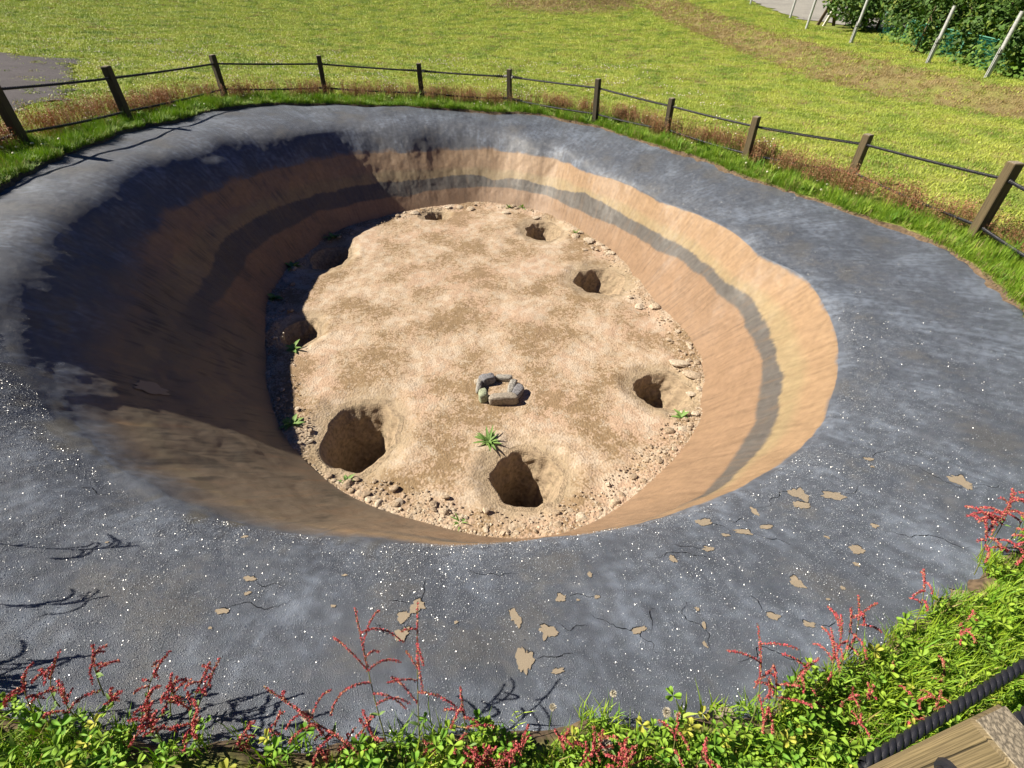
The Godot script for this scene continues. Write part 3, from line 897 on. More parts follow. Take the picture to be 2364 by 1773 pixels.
func build_grass() -> void:
	# short mown lawn
	var short := tuft(5, 13, 0.075, 0.042, 0.007, 0.04)
	rng.seed = 100
	var xf := []
	var cols := PackedColorArray()
	var tries := 0
	while xf.size() < 150000 and tries < 900000:
		tries += 1
		var z := -0.5 - 35.5 * pow(rng.randf(), 1.2)
		var x := rng.randf_range(-26.0, 14.5)
		# only what stands in front of the lens or just beside it
		if absf(x) > 1.12 * (-z) + 2.5: continue
		var p := polar(x, z)
		if p.y < ring(RO, p.x) + 0.35: continue
		var tar := on_tarmac(x, z)
		if tar > 0.1 and rng.randf() > 0.03 + 0.6 * (1.0 - smoothstep(0.1, 1.2, tar)) * smoothstep(0.0, 0.3, noise_b.get_noise_2d(x * 2.0, z * 2.0)): continue
		if x > 11.0 and z < -19.0 and x - 11.0 < 5.0 and z < -21.5: continue
		xf.append(place(Vector3(x, terrain(x, z), z), rng.randf() * TAU, rng.randf_range(0.7, 1.3) * (1.0 + maxf(0.0, -z - 12.0) * 0.03), 0.0, rng.randf_range(0.7, 1.2)))
		cols.append(grass_colour(x, z))
	scatter("lawn_grass", short, M.grass, xf, cols, "short bright green mown grass of the lawn", "grass")
	# taller fringe round the pit
	var tall := tuft(6, 14, 0.05, 0.09, 0.0042, 0.05)
	rng.seed = 101
	xf = []
	cols = PackedColorArray()
	for i in 32000:
		var deg := rng.randf_range(-180.0, 180.0)
		var e := pow(rng.randf(), 1.4) * 0.55
		var r := outer_radius(deg) + 0.02 + e
		var a := deg_to_rad(deg)
		var x := CX + r * cos(a)
		var z := CZ + r * sin(a)
		if x > -1.95 and x < 2.5 and z > -1.95: continue
		var clump := noise_b.get_noise_2d(x * 2.5, z * 2.5)
		if clump < -0.35 and rng.randf() < 0.7: continue
		if absf(deg) < 60.0 and e < 0.06 and rng.randf() < 0.5: continue
		xf.append(place(Vector3(x, terrain(x, z), z), rng.randf() * TAU, rng.randf_range(0.6, 1.1), 0.0, (0.45 + 1.1 * clampf(clump + 0.4, 0.0, 1.0)) * rng.randf_range(0.6, 1.4)))
		var c := Vector3(0.13, 0.30, 0.02).lerp(Vector3(0.32, 0.45, 0.04), rng.randf())
		if rng.randf() < 0.07: c = Vector3(0.38, 0.30, 0.15)
		cols.append(Color(c.x, c.y, c.z))
	scatter("fringe_grass", tall, M.grass, xf, cols, "taller green grass fringe between pit rim and lawn", "grass")
	# broad weeds in the fringe
	var wb := tuft(8, 7, 0.03, 0.10, 0.016, 0.08)
	rng.seed = 104
	xf = []
	cols = PackedColorArray()
	for i in 900:
		var deg := rng.randf_range(-185.0, 35.0)
		var a := deg_to_rad(deg)
		var r := outer_radius(fposmod(deg + 180.0, 360.0) - 180.0) + rng.randf_range(0.02, 0.6)
		var x := CX + r * cos(a)
		var z := CZ + r * sin(a)
		if noise_b.get_noise_2d(x * 1.3 + 90.0, z * 1.3) < 0.0: continue
		xf.append(place(Vector3(x, terrain(x, z), z), rng.randf() * TAU, rng.randf_range(0.5, 1.3), rng.randf_range(-0.2, 0.2), rng.randf_range(0.5, 1.7)))
		var c := Vector3(0.10, 0.25, 0.02).lerp(Vector3(0.30, 0.42, 0.05), rng.randf())
		cols.append(Color(c.x, c.y, c.z))
	scatter("fringe_weeds", wb, M.leaf, xf, cols, "broad-leaved weeds in the fringe below the rope fence", "weeds")
	# reddish haze of sorrel in the fringe
	var stalk := SurfaceTool.new()
	stalk.begin(Mesh.PRIMITIVE_TRIANGLES)
	rng.seed = 7
	for i in 4:
		var b := Vector3(rng.randf_range(-0.03, 0.03), 0, rng.randf_range(-0.03, 0.03))
		var h := rng.randf_range(0.14, 0.31)
		var ang := rng.randf() * TAU
		var tip := b + Vector3(cos(ang) * 0.035, h, sin(ang) * 0.035)
		blade(stalk, b, ang, h, 0.035, 0.003, Color(0.20, 0.20, 0.06))
		for k in 15:
			var f := rng.randf_range(0.4, 1.0)
			var q := b.lerp(tip, f) + Vector3(rng.randf_range(-1, 1), rng.randf_range(-0.4, 0.8), rng.randf_range(-1, 1)) * 0.007
			var c := Color(0.34, 0.15, 0.085) if rng.randf() < 0.6 else Color(0.36, 0.26, 0.12)
			var s := rng.randf_range(0.0026, 0.0045)
			var u := Vector3(rng.randf_range(-1, 1), rng.randf_range(-1, 1), rng.randf_range(-1, 1)).normalized() * s
			var w := u.cross(Vector3(0.3, 0.8, 0.5)).normalized() * s
			stalk.set_color(c)
			for x in [q - u - w, q + u - w, q + u + w, q - u - w, q + u + w, q - u + w]: stalk.add_vertex(x)
	rng.seed = 102
	xf = []
	cols = PackedColorArray()
	for i in 6500:
		var deg := rng.randf_range(-190.0, 40.0)
		var e := 0.40 + rng.randf() * 0.5
		var a := deg_to_rad(deg)
		var r := outer_radius(fposmod(deg + 180.0, 360.0) - 180.0) + e
		var x := CX + r * cos(a)
		var z := CZ + r * sin(a)
		var clump := noise_b.get_noise_2d(x * 1.7 + 30.0, z * 1.7)
		if clump < -0.15 and rng.randf() < 0.85: continue
		xf.append(place(Vector3(x, terrain(x, z), z), rng.randf() * TAU, rng.randf_range(0.5, 1.05), rng.randf_range(-0.15, 0.15)))
		var t := rng.randf_range(0.8, 1.2)
		cols.append(Color(t, t, t))
	stalk.generate_normals()
	scatter("sorrel_fringe", stalk.commit(), M.petal, xf, cols, "reddish haze of flowering sorrel along the rope fence", "sorrel")
	# white clover blossoms sprinkled in the lawn
	var bl := SphereMesh.new()
	bl.radius = 0.012
	bl.height = 0.022
	bl.radial_segments = 6
	bl.rings = 3
	rng.seed = 103
	xf = []
	tries = 0
	while xf.size() < 1500 and tries < 60000:
		tries += 1
		var z := rng.randf_range(-17.0, -5.0)
		var x := rng.randf_range(-11.0, 4.0)
		var p := polar(x, z)
		if p.y < ring(RO, p.x) + 0.15 or on_tarmac(x, z) > 0.0: continue
		if noise_b.get_noise_2d(x * 0.9, z * 0.9) < 0.12: continue
		xf.append(place(Vector3(x, terrain(x, z) + rng.randf_range(0.05, 0.09), z), 0.0, rng.randf_range(0.7, 1.2)))
	scatter("clover_blossoms", bl, M.blossom, xf, PackedColorArray(), "white clover blossoms sprinkled over the lawn", "blossoms")

func clover_mesh(seed_value: int) -> ArrayMesh:
	rng.seed = seed_value
	var st := SurfaceTool.new()
	st.begin(Mesh.PRIMITIVE_TRIANGLES)
	var h := 0.07
	var stem := Color(0.75, 0.8, 0.8)
	blade(st, Vector3.ZERO, 0.3, h, 0.012, 0.0018, stem)
	blade(st, Vector3.ZERO, 1.9, h, 0.006, 0.0018, stem)
	var top := Vector3(0.006, h * 0.97, 0.003)
	for l in 3:
		var a := TAU * l / 3.0 + rng.randf_range(-0.15, 0.15)
		var d := Vector3(cos(a), 0, sin(a))
		var s := Vector3(-d.z, 0, d.x)
		var lift := rng.randf_range(-0.001, 0.005)
		var t := rng.randf_range(0.85, 1.15)
		var outline := [[0.0, 0.0], [0.006, 0.0050], [0.0115, 0.0068], [0.0150, 0.0050], [0.0142, 0.0]]
		st.set_color(Color(t, t, t))
		for side in [-1.0, 1.0]:
			for i in range(1, outline.size() - 1):
				var p0 := top
				var p1: Vector3 = top + d * outline[i][0] + s * side * outline[i][1] + Vector3(0, outline[i][1] * 0.45 + lift * outline[i][0] / 0.015, 0)
				var p2: Vector3 = top + d * outline[i + 1][0] + s * side * outline[i + 1][1] + Vector3(0, outline[i + 1][1] * 0.45 + lift * outline[i + 1][0] / 0.015, 0)
				st.add_vertex(p0)
				st.add_vertex(p1)
				st.add_vertex(p2)
	st.generate_normals()
	return st.commit()

func near_edge(x: float, z: float) -> float:
	# how far outside the painted rim a point of the near bank lies
	var p := polar(x, z)
	return p.y - outer_radius(p.x)

func build_near_plants() -> void:
	var leafs := clover_mesh(31)
	var g1 := tuft(32, 9, 0.02, 0.11, 0.0035, 0.06)
	var broad := tuft(33, 4, 0.01, 0.07, 0.010, 0.045)
	rng.seed = 200
	var cl := []
	var clc := PackedColorArray()
	var gr := []
	var grc := PackedColorArray()
	var br := []
	var brc := PackedColorArray()
	for i in 52000:
		var x := rng.randf_range(-2.0, 2.6)
		var z := rng.randf_range(-1.9, 0.1)
		var e := near_edge(x, z)
		if e < -0.035 or e > 0.9: continue
		var y := terrain(x, z)
		var n := noise_b.get_noise_2d(x * 4.0 + 5.0, z * 4.0)
		var n2 := noise_b.get_noise_2d(x * 2.0 + 50.0, z * 2.0)
		if e < 0.03 and n < -0.1: continue
		var side := smoothstep(0.75, 1.15, x) # more grass to the right
		var k := rng.randf()
		# a thin place at the left of the near edge
		if x < -0.42 and x > -0.95 and rng.randf() < 0.75: continue
		if k < 0.34 - side * 0.22 + n2 * 0.35:
			var c := Vector3(0.13, 0.32, 0.025).lerp(Vector3(0.34, 0.50, 0.045), clampf(rng.randf() * 0.8 + side * 0.25, 0, 1))
			if rng.randf() < 0.08: c = Vector3(0.46, 0.48, 0.07)
			cl.append(place(Vector3(x, y, z), rng.randf() * TAU, rng.randf_range(0.5, 1.6), rng.randf_range(-0.5, 0.5), rng.randf_range(0.35, 1.0) + 0.7 * maxf(0.0, n)))
			clc.append(Color(c.x, c.y, c.z))
		elif k < 0.93:
			if rng.randf() < 0.45 and side < 0.5: continue
			var c := Vector3(0.14, 0.32, 0.02).lerp(Vector3(0.36, 0.50, 0.04), rng.randf())
			if rng.randf() < 0.06: c = Vector3(0.36, 0.29, 0.13)
			gr.append(place(Vector3(x, y, z), rng.randf() * TAU, rng.randf_range(0.6, 1.2), rng.randf_range(-0.35, 0.35), rng.randf_range(0.4, 1.0) + 0.5 * maxf(0.0, n2)))
			grc.append(Color(c.x, c.y, c.z))
		else:
			var c := Vector3(0.16, 0.32, 0.05).lerp(Vector3(0.36, 0.46, 0.10), rng.randf())
			br.append(place(Vector3(x, y, z), rng.randf() * TAU, rng.randf_range(0.6, 1.1), rng.randf_range(-0.3, 0.3), rng.randf_range(0.6, 1.2)))
			brc.append(Color(c.x, c.y, c.z))
	scatter("clover_leaves", leafs, M.leaf, cl, clc, "bright three-part clover leaves along the near edge", "clover")
	scatter("bank_grass", g1, M.grass, gr, grc, "fine green grass on the bank by the camera", "grass")
	scatter("weed_leaves", broad, M.leaf, br, brc, "broad young weed leaves among the clover", "weeds")

func tube(st: SurfaceTool, pts: PackedVector3Array, r0: float, r1: float, sides := 5) -> void:
	var prev := []
	for i in pts.size():
		var d := (pts[mini(i + 1, pts.size() - 1)] - pts[maxi(i - 1, 0)]).normalized()
		var s := d.cross(Vector3(0.31, 0.2, 0.93)).normalized()
		var t := d.cross(s)
		var r := lerpf(r0, r1, float(i) / maxf(1.0, pts.size() - 1.0))
		var cur := []
		for k in sides:
			var a := TAU * k / sides
			cur.append([pts[i] + (s * cos(a) + t * sin(a)) * r, s * cos(a) + t * sin(a)])
		if i > 0:
			for k in sides:
				var k2 := (k + 1) % sides
				for q in [prev[k], cur[k], prev[k2], prev[k2], cur[k], cur[k2]]:
					st.set_normal(q[1])
					st.add_vertex(q[0])
		prev = cur

func spike_mesh(pts: PackedVector3Array, density: float, size: float) -> ArrayMesh:
	var st := SurfaceTool.new()
	st.begin(Mesh.PRIMITIVE_TRIANGLES)
	var total := 0.0
	for i in pts.size() - 1: total += pts[i].distance_to(pts[i + 1])
	st.set_color(Color(0.26, 0.12, 0.06))
	tube(st, pts, 0.0009, 0.0005, 3)
	var count := int(total * density)
	for k in count:
		var whorl := (floorf(k / 5.0) * 5.0 + 2.0 + rng.randf() * 2.2) / count
		var f := clampf(whorl, 0.0, 0.999) * (pts.size() - 1.001)
		var i := int(f)
		var p := pts[i].lerp(pts[i + 1], f - i)
		var d := Vector3(rng.randf_range(-1, 1), rng.randf_range(-1, 1), rng.randf_range(-1, 1)).normalized()
		var c := p + d * size * rng.randf_range(0.4, 1.3)
		var u := Vector3(rng.randf_range(-1, 1), rng.randf_range(-1, 1), rng.randf_range(-1, 1)).normalized()
		var w := u.cross(d).normalized() * size * rng.randf_range(0.4, 0.7)
		u = u * size * rng.randf_range(0.6, 1.0)
		var t := rng.randf_range(0.6, 1.25)
		st.set_color(Color(0.52 * t, 0.085 * t, 0.105 * t) if rng.randf() < 0.72 else (Color(0.58, 0.27, 0.17) if rng.randf() < 0.6 else Color(0.34, 0.20, 0.09)))
		for q in [c - u, c + w, c + u, c - u, c + u, c - w]: st.add_vertex(q)
	st.generate_normals()
	return st.commit()

func leaf_mesh(base: Vector3, dir: Vector3, length: float, width: float) -> ArrayMesh:
	var st := SurfaceTool.new()
	st.begin(Mesh.PRIMITIVE_TRIANGLES)
	var s := dir.cross(Vector3.UP).normalized()
	var n := s.cross(dir).normalized()
	if n.y < 0: n = -n
	var rows := []
	for i in 6:
		var f := i / 5.0
		var w := width * 0.5 * sin(PI * minf(f * 0.95 + 0.05, 1.0)) * (1.0 - 0.25 * f)
		var c := base + dir * length * f - Vector3.UP * length * 0.25 * f * f
		rows.append([c - s * w + n * w * 0.35, c, c + s * w + n * w * 0.35])
	var g := rng.randf_range(0.85, 1.2)
	st.set_color(Color(0.17 * g, 0.29 * g, 0.075 * g))
	for i in 5:
		for k in 2:
			for q in [rows[i][k], rows[i + 1][k], rows[i][k + 1], rows[i][k + 1], rows[i + 1][k], rows[i + 1][k + 1]]: st.add_vertex(q)
	st.generate_normals()
	return st.commit()

func curve(a: Vector3, b: Vector3, c: Vector3, n: int) -> PackedVector3Array:
	var out := PackedVector3Array()
	for i in n + 1:
		var t := float(i) / n
		out.append(a * (1 - t) * (1 - t) + b * 2.0 * t * (1 - t) + c * t * t)
	return out

func sorrel(at: Vector2, tip: Vector3, branches: int, leaves: int, size: float, label: String, group: String, droop := 0.5) -> void:
	var ground := Vector3(at.x, terrain(at.x, at.y) - 0.005, at.y)
	var o := holder("sorrel_plant", ground, label, "sorrel", group)
	var t := tip - ground
	var mid := Vector3(t.x * 0.2 + rng.randf_range(-0.02, 0.02), t.y * 0.62, t.z * 0.2 + rng.randf_range(-0.02, 0.02))
	var stem := curve(Vector3.ZERO, mid, t, 14)
	var st := SurfaceTool.new()
	st.begin(Mesh.PRIMITIVE_TRIANGLES)
	st.set_color(Color(0.20, 0.22, 0.07))
	tube(st, stem, 0.0019, 0.0009, 5)
	mesh_node("stem", st.commit(), M.leaf, o)
	for i in leaves:
		var f := rng.randf_range(0.03, 0.5)
		var p := stem[int(f * 14)]
		var a := rng.randf() * TAU
		mesh_node("leaf", leaf_mesh(p, Vector3(cos(a), rng.randf_range(0.3, 0.9), sin(a)).normalized(), rng.randf_range(0.018, 0.034), rng.randf_range(0.006, 0.010)), M.leaf, o)
	var top := PackedVector3Array()
	for i in range(9, 15): top.append(stem[i])
	mesh_node("flower_spike", spike_mesh(top, 1600.0, size * 1.05), M.petal, o)
	for i in branches:
		var f := lerpf(0.42, 0.93, (i + rng.randf() * 0.6) / branches)
		var p := stem[int(f * 14)]
		var a := rng.randf() * TAU
		var l := t.length() * rng.randf_range(0.12, 0.36) * (1.25 - 0.5 * f)
		var d := Vector3(cos(a), 0, sin(a))
		var pts := curve(p, p + d * l * 0.6 + Vector3(0, l * 0.55, 0), p + d * l + Vector3(0, l * (0.5 - droop * rng.randf_range(0.3, 1.7)), 0), 8)
		mesh_node("flower_spike", spike_mesh(pts, 1600.0, size * 1.05), M.petal, o)

const ORDINAL := ["first", "second", "third", "fourth", "fifth", "sixth", "seventh", "eighth", "ninth", "tenth", "eleventh", "twelfth", "thirteenth", "fourteenth", "fifteenth", "sixteenth", "seventeenth", "eighteenth", "nineteenth", "twentieth"]

func count_off(group: String, along_z: bool, phrase: String) -> void:
	# tell the members of a group apart by their order across the picture
	var members := []
	for o in get_children():
		if o.has_meta("group") and o.get_meta("group") == group: members.append(o)
	members.sort_custom(func(a, b): return (a.position.z < b.position.z) if along_z else (a.position.x < b.position.x))
	for i in members.size(): members[i].set_meta("label", ORDINAL[mini(i, 19)] + " " + phrase)

func build_sorrel() -> void:
	rng.seed = 300
	sorrel(Vector2(-0.235, -0.43), Vector3(-0.255, 0.27, -0.715), 7, 5, 0.0030, "tallest upright sorrel with red flower spikes, right of the tall pair", "", 0.4)
	sorrel(Vector2(-0.31, -0.43), Vector3(-0.42, 0.27, -0.70), 8, 7, 0.0029, "tall branching sorrel with thin red spikes, left of the tall pair", "", 0.8)
	sorrel(Vector2(-0.37, -0.42), Vector3(-0.62, 0.20, -0.53), 8, 3, 0.0031, "long sorrel stem arching left with drooping red spikes", "", 1.2)
	sorrel(Vector2(0.66, -0.52), Vector3(0.665, 0.22, -0.68), 5, 3, 0.0030, "lone slender red sorrel stem standing before the grey rim on the right", "", 0.2)
	sorrel(Vector2(-0.11, -0.44), Vector3(-0.13, 0.20, -0.53), 5, 3, 0.0033, "red sorrel just right of the tallest one, over the branching shadow", "", 0.4)
	for p in [[0.74,-0.55,0.16],[0.78,-0.57,0.15],[0.71,-0.53,0.13]]:
		sorrel(Vector2(p[0], p[1]), Vector3(p[0] + rng.randf_range(-0.05, 0.05), p[2], p[1] - 0.05), 4, 2, 0.0034, "short thick red sorrel at the edge below the lone stem", "sorrel at the corner of the rim", 0.2)
	for p in [[0.95,-0.66],[1.0,-0.68],[0.92,-0.62],[1.05,-0.72]]:
		sorrel(Vector2(p[0], p[1]), Vector3(p[0] - 0.04 + rng.randf_range(-0.04, 0.04), 0.15, p[1] - 0.08), 4, 2, 0.0032, "low red sorrel leaning over the rim where the grass begins", "sorrel where the grass begins", 0.4)
	for p in [[1.78,-1.12,0.25],[1.84,-1.16,0.22],[1.72,-1.05,0.2],[1.80,-1.02,0.24],[1.90,-1.15,0.26],[1.88,-1.02,0.22]]:
		sorrel(Vector2(p[0], p[1]), Vector3(p[0] + rng.randf_range(-0.06, 0.06), p[2] - 0.1, p[1] - 0.07), 6, 2, 0.0040, "red sorrel in the cluster at the right edge of the picture", "sorrel cluster at right edge", 0.4)
	sorrel(Vector2(1.34, -0.83), Vector3(1.34, 0.08, -0.93), 5, 2, 0.0034, "single small red sorrel on the rim between grass and right cluster", "", 0.3)
	for i in 20:
		var x := rng.randf_range(-0.36, 0.62)
		var z := -0.40 - absf(x) * 0.05 + rng.randf_range(-0.02, 0.05)
		sorrel(Vector2(x, z), Vector3(x + rng.randf_range(-0.05, 0.05), rng.randf_range(0.09, 0.16), z + rng.randf_range(-0.08, 0.0)), 4, 2, 0.0034, "short red sorrel spikes among the clover at the bottom edge", "short sorrel among the clover", 0.3)
	for i in 14:
		var x := rng.randf_range(-1.22, -0.72)
		var z := -0.47 + (x + 0.72) * 0.10 + rng.randf_range(-0.05, 0.06)
		sorrel(Vector2(x, z), Vector3(x + rng.randf_range(-0.02, 0.07), terrain(x, z) + rng.randf_range(0.08, 0.18), z + rng.randf_range(-0.1, 0.0)), 5, 3, 0.0036, "red sorrel crowded in the lower left corner", "sorrel in the lower left corner", 0.5)
	for i in 7:
		var x := rng.randf_range(-0.72, -0.36)
		var z := -0.44 + rng.randf_range(-0.03, 0.04)
		sorrel(Vector2(x, z), Vector3(x + rng.randf_range(-0.03, 0.07), rng.randf_range(0.07, 0.13), z - rng.randf_range(0.02, 0.09)), 4, 2, 0.0033, "faint red sorrel on the thin bare part of the near edge", "sorrel on the thin near edge", 0.6)
	for i in 14:
		var x := rng.randf_range(0.85, 1.5)
		var z := -0.55 - (x - 0.85) * 0.55 + rng.randf_range(-0.1, 0.22)
		if near_edge(x, z) < 0.02: continue
		sorrel(Vector2(x, z), Vector3(x + rng.randf_range(-0.06, 0.06), terrain(x, z) + rng.randf_range(0.09, 0.15), z + rng.randf_range(-0.08, 0.04)), 4, 1, 0.0030, "red sorrel scattered in the grass above the near rope", "sorrel in the right-hand grass", 0.4)
	# taller plants just left of the frame, whose shadows reach the rim
	for p in [[-2.02,-1.10,0.40],[-1.84,-0.84,0.38],[-1.66,-0.62,0.36]]:
		sorrel(Vector2(p[0], p[1]), Vector3(p[0] + 0.02, p[2], p[1] - 0.12), 7, 5, 0.0036, "tall sorrel beyond the left edge that shades the rim", "sorrel left of the picture", 0.6)
	count_off("sorrel at the corner of the rim", false, "from left of three short red sorrels below the lone stem")
	count_off("sorrel where the grass begins", false, "from left of the low red sorrels where the grass begins")
	count_off("sorrel cluster at right edge", false, "from left of the red sorrels clustered at the right edge")
	count_off("short sorrel among the clover", false, "from left of the short red sorrels among the bottom clover")
	count_off("sorrel in the lower left corner", false, "from left of the red sorrels crowding the lower left corner")
	count_off("sorrel on the thin near edge", false, "from left of the faint sorrels on the thin near edge")
	count_off("sorrel in the right-hand grass", false, "from left of the sorrels in the grass above the near rope")
	count_off("sorrel left of the picture", true, "from the far end of the tall sorrels beyond the left edge")

func build_clover_flowers() -> void:
	rng.seed = 400
	for p in [[-0.52,-0.475,0.10,"white clover head left of the arching sorrel",1.0],[0.235,-0.435,0.075,"large white clover head low among the leaves, right of centre",1.15],[0.10,-0.50,0.13,"small round clover bud standing clear of the leaves",0.7],[0.40,-0.50,0.12,"white clover head beside the small red sorrel, upper of two",0.85],[0.425,-0.49,0.13,"tiny clover head touching the upper white one",0.6],[0.26,-0.53,0.15,"pale open clover flower on a tall thin stalk",0.65]]:
		var g := Vector3(p[0], terrain(p[0], p[1]), p[1])
		var o := holder("clover_flower", g, p[3], "clover flower", "clover flowers")
		var st := SurfaceTool.new()
		st.begin(Mesh.PRIMITIVE_TRIANGLES)
		st.set_color(Color(0.15, 0.25, 0.06))
		var top := Vector3(0.005, p[2], -0.012)
		tube(st, curve(Vector3.ZERO, Vector3(0, p[2] * 0.6, 0), top, 6), 0.0011, 0.0008, 5)
		mesh_node("stalk", st.commit(), M.leaf, o)
		st = SurfaceTool.new()
		st.begin(Mesh.PRIMITIVE_TRIANGLES)
		for k in 240:
			var d := Vector3(rng.randfn(), rng.randfn() * 0.9 + 0.25, rng.randfn()).normalized()
			var r: float = 0.0105 * p[4]
			var c := top + d * r * rng.randf_range(0.35, 1.0)
			var u := d.cross(Vector3(0.2, 1, 0.1)).normalized() * r * 0.22
			var w := d.rotated(u.normalized(), 0.4) * r * 0.55
			var t := rng.randf_range(0.75, 1.0)
			st.set_color(Color(0.74 * t, 0.70 * t, 0.58 * t) if d.y > -0.3 else Color(0.45, 0.36, 0.24))
			for q in [c - u - w, c + u - w, c + w, c + u - w, c + u * 0.6 + w * 0.8, c + w]: st.add_vertex(q)
		st.generate_normals()
		mesh_node("flower_head", st.commit(), mat(Color.WHITE, 0.7, true), o)

# ---------------------------------------------------------------- fence
func post_mesh(h: float, w: float, y0 := -0.12) -> ArrayMesh:
	var st := SurfaceTool.new()
	st.begin(Mesh.PRIMITIVE_TRIANGLES)
	var ch := 0.006
	var ringp := [[w - ch, -w], [w, -w + ch], [w, w - ch], [w - ch, w], [-w + ch, w], [-w, w - ch], [-w, -w + ch], [-w + ch, -w]]
	for k in 8:
		var a: Array = ringp[k]
		var b: Array = ringp[(k + 1) % 8]
		var n := Vector3((a[0] + b[0]), 0, (a[1] + b[1])).normalized()
		var ua := k / 8.0 * 3.0
		var ub := (k + 1) / 8.0 * 3.0
		st.set_normal(n)
		var tp := h - ch
		for q in [[a, y0, ua], [b, y0, ub], [a, tp, ua], [a, tp, ua], [b, y0, ub], [b, tp, ub]]:
			st.set_uv(Vector2(q[2], q[1] * 1.2))
			st.add_vertex(Vector3(q[0][0], q[1], q[0][1]))
		# chamfer round the head
		st.set_normal((n + Vector3.UP).normalized())
		var s := (w - ch) / w
		for q in [[a, tp, 1.0, ua], [b, tp, 1.0, ub], [a, h, s, ua], [a, h, s, ua], [b, tp, 1.0, ub], [b, h, s, ub]]:
			st.set_uv(Vector2(q[3], q[1] * 1.2))
			st.add_vertex(Vector3(q[0][0] * q[2], q[1], q[0][1] * q[2]))
	return st.commit()

func rope_mesh(a: Vector3, b: Vector3, sag: float, radius: float, sides: int) -> ArrayMesh:
	var st := SurfaceTool.new()
	st.begin(Mesh.PRIMITIVE_TRIANGLES)
	var l := a.distance_to(b)
	var n := int(l / 0.0125)
	var d := (b - a).normalized()
	var s := d.cross(Vector3.UP).normalized()
	var u := s.cross(d)
	for strand in 3:
		var pts := PackedVector3Array()
		for i in n + 1:
			var f := float(i) / n
			var c := a.lerp(b, f) - Vector3(0, sag * 4.0 * f * (1.0 - f), 0)
			var ang := TAU * (f * l / 0.085 + strand / 3.0)
			pts.append(c + (s * cos(ang) + u * sin(ang)) * radius * 0.46)
		tube(st, pts, radius * 0.60, radius * 0.60, sides)
	return st.commit()

func build_fence() -> void:
	rng.seed = 500
	var root := holder("rope_fence", Vector3(POSTS[0][0], 0, POSTS[0][1]), "low fence of brown square posts joined by two black ropes around the pit", "fence")
	var o0 := root.position
	var n := POSTS.size()
	for i in n:
		var p: Array = POSTS[i]
		var g := Vector3(p[0], terrain(p[0], p[1]), p[1])
		var pv: Array = POSTS[(i + n - 1) % n]
		var nx: Array = POSTS[(i + 1) % n]
		var t := Vector2(nx[0] - pv[0], nx[1] - pv[1]).angle()
		if i == 0: t = Vector2(0.947, -0.32).angle()
		var near := i == 0
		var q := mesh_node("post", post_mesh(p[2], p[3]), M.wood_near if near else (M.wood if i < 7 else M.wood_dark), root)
		q.position = g - o0
		q.rotation = Vector3(rng.randf_range(-0.02, 0.02), -t, rng.randf_range(-0.02, 0.02)) if not near else Vector3(0, -t, 0)
		if near: q.basis = Basis(Vector3.BACK, -0.21) * Basis(Vector3.UP, -t)
		var cap := BoxMesh.new()
		cap.size = Vector3((p[3] - 0.006) * 2.0, 0.004, (p[3] - 0.006) * 2.0)
		cap.subdivide_width = 4
		var ce := mesh_node("end_grain", cap, M.ends, q)
		ce.position = Vector3(0, p[2] + 0.001, 0)
		for side in [-1.0, 1.0]:
			var eye := CylinderMesh.new()
			eye.top_radius = 0.019
			eye.bottom_radius = 0.022
			eye.height = 0.012
			eye.radial_segments = 12
			var ey := mesh_node("rope_collar", eye, M.rope, q)
			ey.position = Vector3(side * (p[3] + 0.004), p[2] * 0.80, 0)
			ey.rotation = Vector3(0, 0, PI / 2)
	for i in n:
		var p: Array = POSTS[i]
		var q: Array = POSTS[(i + 1) % n]
		var ga := Vector3(p[0], terrain(p[0], p[1]), p[1])
		var gb := Vector3(q[0], terrain(q[0], q[1]), q[1])
		for lv in [0.80, 0.21]:
			var a: Vector3 = ga + Vector3(0, p[2] * lv, 0)
			var b: Vector3 = gb + Vector3(0, q[2] * lv, 0)
			var near := i == 0 or i == n - 1
			if i == 0: a.x += p[2] * lv * 0.21
			if i == n - 1: b.x += q[2] * lv * 0.21
			if lv < 0.5 and i == 0:
				a += Vector3(0.05, 0.03, -0.075)
				b += Vector3(0, 0.02, -0.06)
			mesh_node("rope", rope_mesh(a - o0, b - o0, 0.006 if lv > 0.5 else 0.015, 0.0150 if near else 0.0145, 8 if near else 5), M.rope, root)
			# tied splices beside two of the far posts
			for e in [[9, a, b], [8, b, a], [10, a, b], [9, b, a]]:
				if e[0] != i or (lv < 0.5 and i != 9 and i != 8): continue
				var st := SurfaceTool.new()
				st.begin(Mesh.PRIMITIVE_TRIANGLES)
				var d: Vector3 = (e[2] - e[1]).normalized()
				var s := d.cross(Vector3.UP).normalized()
				var pts := PackedVector3Array()
				for k in 60:
					var f := k / 59.0
					var ang := f * TAU * 7.0
					pts.append(e[1] - o0 + d * (0.06 + f * 0.24) + (s * cos(ang) + Vector3.UP * sin(ang)) * (0.021 - 0.006 * f))
				tube(st, pts, 0.007, 0.006, 5)
				var sp := mesh_node("splice", st.commit(), M.rope, root)
				if i == 9 or (i == 8 and lv > 0.5):
					st = SurfaceTool.new()
					st.begin(Mesh.PRIMITIVE_TRIANGLES)
					var wp := PackedVector3Array()
					for k in 24:
						var f := k / 23.0
						var ang := f * TAU * 4.0
						wp.append(e[1] - o0 + d * (0.045 + f * 0.05) + (s * cos(ang) + Vector3.UP * sin(ang)) * 0.025)
					tube(st, wp, 0.004, 0.004, 4)
					mesh_node("wire", st.commit(), M.wire, sp)

